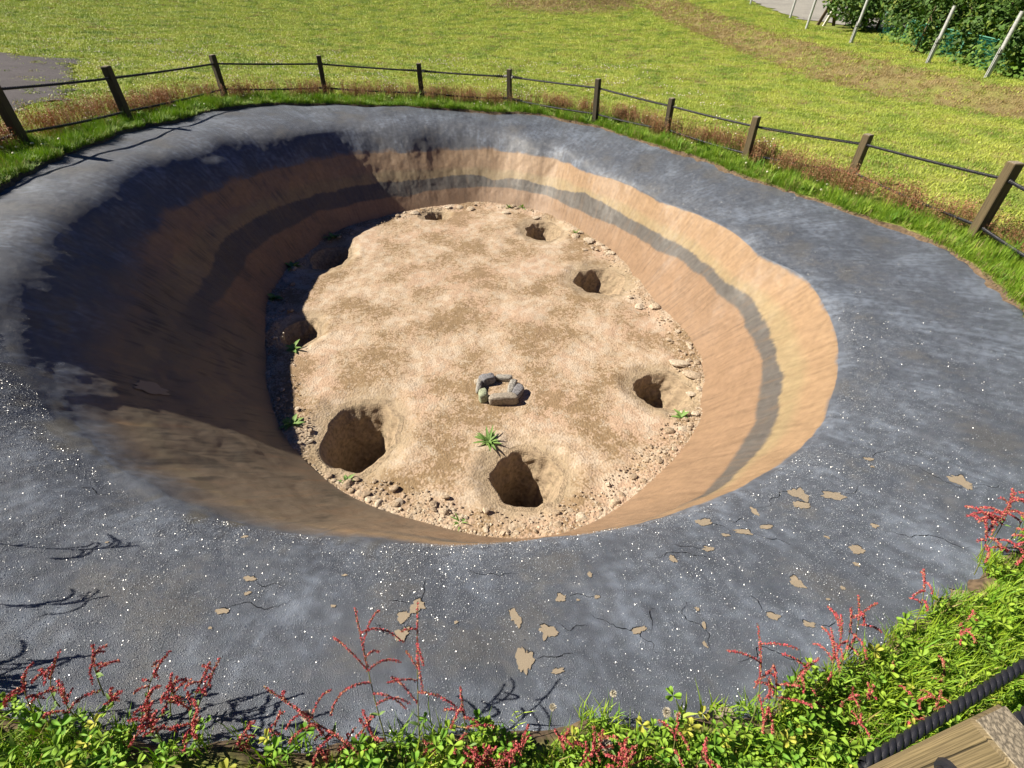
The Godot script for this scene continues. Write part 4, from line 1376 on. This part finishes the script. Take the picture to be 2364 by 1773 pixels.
# ---------------------------------------------------------------- stones
func rock(seed_value: int, flat: float, angular: float, boxy := 1.0) -> ArrayMesh:
	rng.seed = seed_value
	var planes := []
	for i in 9:
		var d := Vector3(rng.randfn(), rng.randfn(), rng.randfn()).normalized()
		planes.append([d, rng.randf_range(0.55, 0.95)])
	var rings := 7 if boxy == 1.0 else 12
	var segs := 11 if boxy == 1.0 else 20
	var grid := []
	for i in rings + 1:
		var row := []
		for j in segs:
			var th := PI * i / rings
			var ph := TAU * j / segs
			var p := Vector3(sin(th) * cos(ph), cos(th), sin(th) * sin(ph))
			p = Vector3(signf(p.x) * pow(absf(p.x), boxy), signf(p.y) * pow(absf(p.y), boxy), signf(p.z) * pow(absf(p.z), boxy))
			p *= 1.0 + noise_b.get_noise_3d(p.x + seed_value * 3.7, p.y, p.z) * 0.25
			for pl in planes:
				var over: float = p.dot(pl[0]) - pl[1]
				if over > 0: p -= pl[0] * over * angular
			p.y *= flat
			row.append(p)
		grid.append(row)
	var st := SurfaceTool.new()
	st.begin(Mesh.PRIMITIVE_TRIANGLES)
	st.set_smooth_group(-1 if angular > 0.6 else 0)
	for i in rings:
		for j in segs:
			var j2 := (j + 1) % segs
			if i > 0:
				for q in [grid[i][j], grid[i][j2], grid[i + 1][j]]: st.add_vertex(q)
			if i < rings - 1:
				for q in [grid[i][j2], grid[i + 1][j2], grid[i + 1][j]]: st.add_vertex(q)
	st.generate_normals()
	return st.commit()

func build_stones() -> void:
	var rocks := []
	for i in 8: rocks.append(rock(600 + i, 0.5, 0.95))
	var mats := [M.stone, M.stone_pale, M.stone_dark]
	# hearth: x, z, half length, half width, half height, yaw, material, label
	var hearth := [
		[-0.223,-3.745,0.072,0.048,0.045,0.35,M.hearth_blue,"dark blue-grey block stone at the back left of the hearth ring"],
		[-0.090,-3.790,0.080,0.032,0.028,-0.12,M.hearth_grey,"long pale grey slab at the back of the hearth ring"],
		[0.000,-3.655,0.092,0.034,0.032,1.35,M.hearth_grey,"long grey slab on the right side of the hearth ring"],
		[0.055,-3.575,0.080,0.040,0.040,1.15,M.hearth_blue,"dark rounded stone outside the right corner of the hearth ring"],
		[-0.080,-3.480,0.140,0.050,0.048,0.10,M.hearth_brown,"largest grey-brown stone at the front of the hearth ring"],
		[-0.300,-3.640,0.085,0.024,0.036,1.50,M.hearth_grey,"thin upright slab on the left side of the hearth ring"],
		[-0.255,-3.515,0.042,0.060,0.048,0.2,M.hearth_green,"smooth greenish round stone at the front left of the hearth ring"],
		[-0.312,-3.740,0.040,0.028,0.022,0.6,M.stone_pale,"small pale stone behind the left slab of the hearth ring"]]
	var k := 0
	for h in hearth:
		k += 1
		var o := mesh_node("hearth_stone", rock(700 + k, 1.0, 0.35, 0.48), h[6])
		o.position = Vector3(h[0], floor_height(h[0], h[1]) + h[4] * 0.8, h[1])
		o.basis = Basis(Vector3.UP, h[5]) * Basis.from_scale(Vector3(h[2], h[4], h[3]) * 1.08)
		tag(o, h[7], "stone", "hearth stones")
	rng.seed = 601
	var names := {9: "biggest flat pale stone at the right edge of the pit floor", 10: "second large pale stone, just below the biggest at right", 13: "broad pale stone at the near right edge of the floor", 3: "flat stone in the row at upper right, largest of the row"}
	k = 0
	for s in BIG_STONES:
		var o := mesh_node("rubble_stone", rocks[k % 8], mats[k % 2])
		var h: float = minf(s[2], s[3]) * 0.7
		o.position = Vector3(s[0], floor_height(s[0], s[1]) + h * 0.35, s[1])
		o.basis = Basis(Vector3.UP, rng.randf_range(-0.5, 0.5)) * Basis(Vector3.RIGHT, rng.randf_range(-0.2, 0.2)) * Basis.from_scale(Vector3(s[2], h, s[3]) * 1.15)
		var where := "upper right edge" if s[0] > 0.2 and s[1] < -6.0 else ("right edge" if s[0] > 0.9 else ("near edge" if s[1] > -3.2 else ("far edge" if s[1] < -7.5 else "left edge")))
		tag(o, names.get(k, "flat pale stone bigger than its neighbours at the %s of the pit floor" % where), "stone", "" if names.has(k) else "large stones at the %s" % where)
		k += 1
	for w in ["upper right edge", "right edge", "near edge", "far edge", "left edge"]:
		var across: bool = w in ["near edge", "far edge"]
		count_off("large stones at the %s" % w, not across, "large flat stone from the %s, at the floor's %s" % ["left" if across else "far end", w])
	for i in 145:
		var deg := rng.randf_range(-180, 180)
		if i < 75: deg = rng.randf_range(20, 125)
		var a := deg_to_rad(deg)
		var r := ring(RF, deg) - 0.03 - pow(rng.randf(), 2.0) * 0.24
		var x := CX + r * cos(a)
		var z := CZ + r * sin(a)
		var skip := false
		for h in HOLES:
			if Vector2((x - h[0]) / h[2], (z - h[1]) / h[3]).length() < 1.15: skip = true
		if skip: continue
		var o := mesh_node("edge_stone", rocks[rng.randi() % 8], mats[rng.randi() % 3])
		var s := rng.randf_range(0.014, 0.034) * (1.0 if absf(deg - 72.0) < 60.0 else 1.3)
		o.position = Vector3(x, floor_height(x, z) + 0.012 + s * 0.25, z)
		o.basis = Basis(Vector3.UP, rng.randf() * TAU) * Basis(Vector3.RIGHT, rng.randf_range(-0.4, 0.4)) * Basis.from_scale(Vector3(s * rng.randf_range(0.9, 1.5), s, s))
		var where := "near" if deg > 45 and deg < 135 else ("right" if deg > -50 and deg <= 45 else ("far" if deg > -130 and deg <= -50 else "left"))
		tag(o, "small crumbled stone in the rubble along the %s edge of the pit floor" % where, "stone", "crumbled stones along the %s floor edge" % where)
	for vv in 3:
		rng.seed = 610 + vv
		var xf := []
		for i in 900:
			var deg := rng.randf_range(-180, 180)
			if i < 380: deg = rng.randf_range(25, 125)
			var a := deg_to_rad(deg)
			var r := ring(RF, deg) + 0.02 - pow(rng.randf(), 1.9) * 0.28
			var x := CX + r * cos(a)
			var z := CZ + r * sin(a)
			var y := floor_height(x, z)
			var drop := false
			for h in HOLES:
				if Vector2((x - h[0]) / h[2], (z - h[1]) / h[3]).length() < 1.15: drop = true
			if drop: continue
			xf.append(place(Vector3(x, y + 0.012, z), rng.randf() * TAU, rng.randf_range(0.004, 0.012), rng.randf_range(-0.5, 0.5)))
		scatter("gravel", rocks[vv], mats[vv], xf, PackedColorArray(), ["mid-tone", "pale", "dark"][vv] + " grit and gravel strewn along the pit floor edge", "gravel")

# ---------------------------------------------------------------- weeds in the pit
func weed(called: String, x: float, z: float, leaves: int, length: float, width: float, label: String, category: String, upright: float, group := "") -> void:
	var o := holder(called, Vector3(x, floor_height(x, z) - 0.004, z), label, category, group)
	for i in leaves:
		var a := TAU * i / leaves + rng.randf_range(-0.3, 0.3)
		mesh_node("leaf", leaf_mesh(Vector3(rng.randf_range(-0.01, 0.01), 0.008, rng.randf_range(-0.01, 0.01)), Vector3(cos(a), upright * rng.randf_range(0.1, 1.5), sin(a)).normalized(), length * rng.randf_range(0.35, 1.15), width * rng.randf_range(0.8, 1.2)), M.leaf, o)

func build_weeds() -> void:
	rng.seed = 800
	weed("dandelion_plant", -0.19, -2.98, 34, 0.16, 0.024, "dandelion rosette with spiky leaves on the pit floor behind the near hole", "dandelion", 0.7)
	weed("small_weed", -0.36, -2.19, 12, 0.09, 0.012, "small green weed in the gravel at the near edge of the floor", "weed", 0.9)
	weed("small_weed", 1.45, -3.26, 14, 0.10, 0.03, "leafy weed at the right edge below the right-hand hole", "weed", 0.8)
	weed("small_weed", -2.22, -4.30, 14, 0.14, 0.04, "bright weed beside the shaded left hole", "weed", 0.6)
	weed("small_weed", 0.17, -8.27, 12, 0.16, 0.03, "tall weed tuft at the far edge of the floor", "weed", 1.2)
	weed("small_weed", -0.05, -8.25, 10, 0.12, 0.03, "shorter weed left of the far tuft", "weed", 1.0)
	weed("small_weed", 0.92, -7.22, 10, 0.12, 0.02, "weed beside the stones at the upper right hole", "weed", 1.0)
	weed("small_weed", -2.56, -7.05, 14, 0.16, 0.05, "dark weed in the shade at the upper left floor edge", "weed", 0.8)
	weed("small_weed", -1.86, -3.17, 12, 0.12, 0.04, "weed in the shade left of the big near-left hole", "weed", 0.8)
	weed("small_weed", -1.25, -2.58, 10, 0.09, 0.025, "small weed below the big near-left hole", "weed", 0.7)
	weed("small_weed", -2.82, -6.1, 16, 0.17, 0.06, "largest shaded weed against the left wall", "weed", 0.8)
	weed("small_weed", -2.78, -5.3, 14, 0.15, 0.06, "middle shaded weed against the left wall", "weed", 0.8)
	weed("small_weed", -2.6, -3.9, 10, 0.10, 0.04, "lowest shaded weed against the left wall", "weed", 0.8)
	# seed stalks by the left hole
	for s in [[-2.30,-4.33,0.19,"tallest bare seed stalk by the shaded left hole"],[-2.34,-4.36,0.13,"shorter bare seed stalk by the shaded left hole"],[-2.39,-4.34,0.12,"leftmost bare seed stalk by the shaded left hole"]]:
		var g := Vector3(s[0], floor_height(s[0], s[1]), s[1])
		var o := holder("seed_stalk", g, s[3], "stalk", "seed stalks by the left hole")
		var st := SurfaceTool.new()
		st.begin(Mesh.PRIMITIVE_TRIANGLES)
		st.set_color(Color(0.4, 0.3, 0.22))
		tube(st, curve(Vector3.ZERO, Vector3(0, s[2] * 0.5, 0), Vector3(0.02, s[2], 0), 5), 0.003, 0.0025, 5)
		mesh_node("stem", st.commit(), M.leaf, o)
		var hd := SphereMesh.new()
		hd.radius = 0.008
		hd.height = 0.014
		hd.radial_segments = 8
		hd.rings = 4
		mesh_node("seed_head", hd, M.blossom, o).position = Vector3(0.02, s[2], 0)

# ---------------------------------------------------------------- far right: poles, net, shrubs
func cylinder(r: float, h: float, segs := 14) -> CylinderMesh:
	var c := CylinderMesh.new()
	c.top_radius = r
	c.bottom_radius = r
	c.height = h
	c.radial_segments = segs
	return c

func build_background() -> void:
	rng.seed = 900
	var poles := [[10.8,-28.99,1.5,"farthest pale pole, cut by the top edge"],[10.85,-24.64,1.5,"pale pole left of the wooden trestle, farther of two"],[10.23,-21.72,1.5,"pale pole in front of the gravel road by the trestle"],[10.19,-18.49,1.15,"third pale pole from the right, with a thin rod strapped to it"],[10.19,-14.77,1.15,"second pale pole from the right with a thin rod beside it"],[10.09,-12.62,1.15,"rightmost pale pole with a thin rod beside it"]]
	var i := 0
	for p in poles:
		var g := Vector3(p[0], terrain(p[0], p[1]), p[1])
		var o := holder("metal_pole", g, p[3], "pole", "pale metal poles along the road bank")
		o.rotation = Vector3(0, 0, -0.05)
		var q := mesh_node("shaft", cylinder(0.042, p[2]), M.steel, o)
		q.position.y = p[2] / 2 - 0.02
		var cap := mesh_node("cap", cylinder(0.043, 0.012), M.steel, o)
		cap.position.y = p[2] - 0.012
		if i > 2:
			var rod := mesh_node("thin_rod", cylinder(0.014, 0.55, 8), M.steel, o)
			rod.position = Vector3(-0.075, 0.26, 0.03)
			var strap := mesh_node("strap", cylinder(0.047, 0.02), M.rope, o)
			strap.position.y = 0.42
		i += 1
	# green net fence
	var net := holder("net_fence", Vector3(11.3, 0, -16.0), "low green wire net fence in front of the shrubs", "fence")
	var line := [[12.31,-20.97],[11.94,-18.9],[11.45,-17.0],[11.15,-15.19],[10.9,-13.5],[10.75,-12.0],[10.7,-10.4]]
	for k in line.size():
		var x: float = line[k][0]
		var z: float = line[k][1]
		var post := mesh_node("post", cylinder(0.02, 0.62, 8), M.green_rail, net)
		post.position = Vector3(x, terrain(x, z) + 0.29, z) - net.position
		if k == line.size() - 1: continue
		var x2: float = line[k + 1][0]
		var z2: float = line[k + 1][1]
		var a := Vector3(x, terrain(x, z), z) - net.position
		var b := Vector3(x2, terrain(x2, z2), z2) - net.position
		var st := SurfaceTool.new()
		st.begin(Mesh.PRIMITIVE_TRIANGLES)
		tube(st, PackedVector3Array([a + Vector3(0, 0.57, 0), b + Vector3(0, 0.57, 0)]), 0.012, 0.012, 6)
		mesh_node("top_rail", st.commit(), M.green_rail, net)
		st = SurfaceTool.new()
		st.begin(Mesh.PRIMITIVE_TRIANGLES)
		var l := a.distance_to(b)
		for w in int(l / 0.055):
			var f := w * 0.055 / l
			tube(st, PackedVector3Array([a.lerp(b, f), a.lerp(b, f) + Vector3(0, 0.57, 0)]), 0.005, 0.005, 3)
		for w in 9:
			var yy := 0.03 + w * 0.062
			tube(st, PackedVector3Array([a + Vector3(0, yy, 0), b + Vector3(0, yy, 0)]), 0.005, 0.005, 3)
		mesh_node("wire_panel", st.commit(), M.green_wire, net)
	# wooden trestle by the road
	var tg := Vector3(11.3, terrain(11.3, -22.7), -22.7)
	var tr := holder("wooden_trestle", tg, "small leaning wooden trestle with white faces beside the gravel road", "trestle")
	for b in [[-0.14, 0.0, -0.32, 1.0, M.bark, 0.10], [0.16, 0.06, 0.28, 0.75, M.bark, 0.10], [-0.02, 0.12, -0.30, 0.72, M.white_paint, 0.09]]:
		var bm := BoxMesh.new()
		bm.size = Vector3(b[5], b[3], 0.05)
		var o := mesh_node("board", bm, b[4], tr)
		o.position = Vector3(b[0] + 0.08, b[3] * 0.46, b[1])
		o.rotation = Vector3(0.1, 0, b[2])
	# shrubs behind the net
	var shrubs := [[12.5,-21.4,1.7,2.3,"dark shrub at the end of the gravel road"],[12.9,-18.9,1.8,2.8,"dense shrub behind the far end of the green net"],[12.3,-16.7,1.6,2.6,"leafy shrub with a bare forked branch behind the second pole"],[11.9,-14.4,1.5,2.7,"dark green shrub between the two right poles"],[11.8,-12.2,1.5,2.8,"broad-leaved shrub at the right edge behind the net"],[15.2,-16.5,2.6,4.2,"taller tree behind the shrubs at the upper right"],[16.5,-24.5,2.4,3.6,"tree beyond the bend of the road"]]
	i = 0
	for s in shrubs:
		var g := Vector3(s[0], terrain(s[0], s[1]), s[1])
		var o := holder("leafy_shrub" if i < 5 else "leafy_tree", g, s[4], "shrub" if i < 5 else "tree", "shrubs and trees at the upper right")
		var st := SurfaceTool.new()
		st.begin(Mesh.PRIMITIVE_TRIANGLES)
		tube(st, curve(Vector3.ZERO, Vector3(0.1, s[3] * 0.4, 0), Vector3(0.05, s[3] * 0.8, 0.1), 8), 0.07, 0.02, 7)
		mesh_node("trunk", st.commit(), M.bark, o)
		var ends := []
		for k in 7:
			var a := TAU * k / 7.0 + rng.randf_range(-0.3, 0.3)
			var e := Vector3(cos(a) * s[2] * rng.randf_range(0.45, 0.85), s[3] * rng.randf_range(0.25, 0.95), sin(a) * s[2] * rng.randf_range(0.45, 0.85))
			ends.append(e)
			st = SurfaceTool.new()
			st.begin(Mesh.PRIMITIVE_TRIANGLES)
			tube(st, curve(Vector3(0.03, s[3] * 0.15, 0), Vector3(e.x * 0.3, e.y * 0.7, e.z * 0.3), e, 7), 0.03, 0.008, 5)
			mesh_node("limb", st.commit(), M.bark, o)
		if i == 2:
			st = SurfaceTool.new()
			st.begin(Mesh.PRIMITIVE_TRIANGLES)
			tube(st, curve(Vector3(-1.4, 0.1, 0.2), Vector3(-1.35, 0.7, 0.2), Vector3(-1.2, 1.5, 0.0), 8), 0.022, 0.010, 5)
			tube(st, curve(Vector3(-1.35, 0.75, 0.2), Vector3(-1.6, 0.9, 0.5), Vector3(-1.75, 0.75, 0.9), 6), 0.014, 0.006, 5)
			mesh_node("bare_branch", st.commit(), M.wood, o)
		st = SurfaceTool.new()
		st.begin(Mesh.PRIMITIVE_TRIANGLES)
		var clumps := []
		for k in 40:
			var e: Vector3 = ends[k % ends.size()] * rng.randf_range(0.6, 1.15) + Vector3(rng.randfn(), rng.randfn() * 0.6, rng.randfn()) * 0.35
			e.y = clampf(e.y, 0.12, s[3] * 1.05)
			if k % 3 == 0: e.y = rng.randf_range(0.2, 0.9)
			clumps.append([e, rng.randf_range(0.3, 0.55)])
		for k in (6500 if i < 5 else 4500):
			var cl: Array = clumps[rng.randi() % clumps.size()]
			var d := Vector3(rng.randfn(), rng.randfn(), rng.randfn()).normalized()
			var c: Vector3 = cl[0] + d * cl[1] * pow(rng.randf(), 0.45)
			if c.y < 0.02: continue
			var sz := rng.randf_range(0.045, 0.085) * (1.0 if i < 5 else 1.3)
			var nrm := (d + Vector3(rng.randfn(), rng.randfn() + 1.0, rng.randfn()) * 0.6).normalized()
			var u := nrm.cross(Vector3(rng.randfn(), rng.randfn(), rng.randfn())).normalized() * sz
			var w := nrm.cross(u).normalized() * sz * 0.55
			var t := rng.randf_range(0.6, 1.3)
			st.set_color(Color(0.065 * t, 0.14 * t, 0.022 * t) if rng.randf() < 0.8 else Color(0.15 * t, 0.22 * t, 0.03 * t))
			for q in [c - u, c + w - nrm * sz * 0.2, c + u, c - u, c + u, c - w - nrm * sz * 0.2]: st.add_vertex(q)
		st.generate_normals()
		mesh_node("crown", st.commit(), M.leaf, o)
		i += 1
	# vines at the foot of the net
	i = 0
	for p in [[11.75,-18.3],[11.3,-16.3],[11.05,-14.4],[10.8,-12.9],[10.75,-11.6]]:
		var g := Vector3(p[0], terrain(p[0], p[1]), p[1])
		var o := holder("vine_clump", g, ["vine at the far end of the green net", "vine climbing the net left of the second pole", "vine on the net between the two right poles", "vine on the net just left of the rightmost pole", "vine on the net right of the rightmost pole"][i], "vine", "vines along the green net")
		var st := SurfaceTool.new()
		st.begin(Mesh.PRIMITIVE_TRIANGLES)
		for k in 260:
			var c := Vector3(rng.randfn() * 0.22 - 0.05, absf(rng.randfn()) * 0.2 + 0.03, rng.randfn() * 0.5)
			var sz := rng.randf_range(0.035, 0.065)
			var nrm := Vector3(rng.randfn() - 0.8, rng.randfn() + 1.4, rng.randfn() + 0.4).normalized()
			var u := nrm.cross(Vector3(rng.randfn(), rng.randfn(), rng.randfn())).normalized() * sz
			var w := nrm.cross(u).normalized() * sz * 0.7
			var t := rng.randf_range(0.7, 1.3)
			st.set_color(Color(0.12 * t, 0.22 * t, 0.03 * t))
			for q in [c - u, c + w, c + u, c - u, c + u, c - w]: st.add_vertex(q)
		st.generate_normals()
		mesh_node("foliage", st.commit(), M.leaf, o)
		i += 1
	i = 0
	for p in [[11.9,-19.6,0.42],[11.2,-16.6,0.40],[10.75,-12.35,0.38]]:
		var g := Vector3(p[0] - 0.15, terrain(p[0], p[1]), p[1])
		var o := holder("yellow_flower", g, ["far yellow flower by the green net", "yellow flower left of the second pole by the net", "yellow flower right of the rightmost pole"][i], "flower", "yellow flowers by the net")
		var st := SurfaceTool.new()
		st.begin(Mesh.PRIMITIVE_TRIANGLES)
		st.set_color(Color(0.12, 0.22, 0.04))
		tube(st, PackedVector3Array([Vector3.ZERO, Vector3(-0.03, p[2], 0.02)]), 0.004, 0.003, 5)
		mesh_node("stalk", st.commit(), M.leaf, o)
		for k in 6:
			var a := TAU * k / 6.0
			mesh_node("petal", leaf_mesh(Vector3(-0.03, p[2], 0.02), Vector3(cos(a), 0.7, sin(a)).normalized(), 0.075, 0.035), M.yellow, o)
		i += 1

func build_glint_facets() -> void:
	# gritty paint: tiny glossy facets added at all angles to catch sun glints
	var q := PlaneMesh.new()
	q.size = Vector2(0.0028, 0.0023)
	var m := mat(lin(0.26, 0.29, 0.34), 0.28)
	m.metallic_specular = 0.8
	rng.seed = 850
	var xf := []
	var tries := 0
	while xf.size() < 150000 and tries < 600000:
		tries += 1
		var deg := rng.randf_range(-45.0, 132.0)
		var u := 1.12 + rng.randf() * 0.87
		var pr := profile(deg, u)
		var a := deg_to_rad(deg)
		var x := CX + pr.x * cos(a)
		var z := CZ + pr.x * sin(a)
		var dist := Vector2(x, z).length()
		if rng.randf() > clampf(1.6 / dist, 0.42, 0.62): continue
		if noise_a.get_noise_2d(x * 1.3 + 15.0, z * 1.3) + noise_b.get_noise_2d(x * 5.0, z * 5.0) * 0.6 + rng.randf_range(-0.5, 0.6) < -0.1: continue
		var b := Basis(Vector3.UP, rng.randf() * TAU) * Basis(Vector3.RIGHT, acos(lerpf(1.0, 0.60, rng.randf()))) * Basis(Vector3.UP, rng.randf() * TAU) * Basis.from_scale(Vector3.ONE * rng.randf_range(0.5, 1.1))
		xf.append(Transform3D(b, Vector3(x, pr.y + rim_bumps(x, z) * smoothstep(1.02, 1.25, u) + 0.0016, z)))
	scatter("glint_facets", q, m, xf, PackedColorArray(), "tiny glossy facets added on the grey rim coating for sun glints", "flecks")

# ---------------------------------------------------------------- scene
func _ready() -> void:
	var cam := Camera3D.new()
	cam.name = "camera"
	cam.position = Vector3(0, 1.6, 0)
	cam.rotation = Vector3(-deg_to_rad(38.82), 0, 0)
	cam.fov = 73.37
	cam.near = 0.05
	cam.far = 600.0
	add_child(cam)
	cam.current = true
	var env := Environment.new()
	env.background_mode = Environment.BG_SKY
	var sky := Sky.new()
	var sm := ProceduralSkyMaterial.new()
	sm.sky_top_color = Color(0.16, 0.33, 0.66)
	sm.sky_horizon_color = Color(0.52, 0.67, 0.90)
	sm.ground_bottom_color = Color(0.16, 0.17, 0.10)
	sm.ground_horizon_color = Color(0.45, 0.50, 0.45)
	sm.sky_curve = 0.12
	sm.sky_energy_multiplier = 0.43
	sky.sky_material = sm
	env.sky = sky
	env.tonemap_mode = Environment.TONE_MAPPER_LINEAR
	env.tonemap_exposure = 2.0
	env.sdfgi_enabled = true
	env.ssao_enabled = true
	env.ssil_enabled = true
	var we := WorldEnvironment.new()
	we.name = "world_environment"
	we.environment = env
	add_child(we)
	var sun := DirectionalLight3D.new()
	sun.name = "sun"
	sun.light_energy = 1.5
	sun.light_color = Color(1.0, 0.955, 0.88)
	sun.light_angular_distance = 0.5
	sun.shadow_enabled = true
	var az := deg_to_rad(187.0)
	var el := deg_to_rad(42.0)
	var to_sun := Vector3(cos(az) * cos(el), sin(el), sin(az) * cos(el))
	sun.look_at_from_position(to_sun * 50.0, Vector3.ZERO, Vector3.UP)
	add_child(sun)

	make_noise(noise_a, 1, 3)
	make_noise(noise_b, 2, 2)
	make_noise(noise_c, 3, 2)
	build_materials()
	var pit := build_pit()
	build_pit_marks(pit)
	build_floor()
	build_lawn()
	build_fence()
	build_stones()
	build_background()
	build_grass()
	build_near_plants()
	build_sorrel()
	build_clover_flowers()
	build_weeds()
	build_glint_facets()
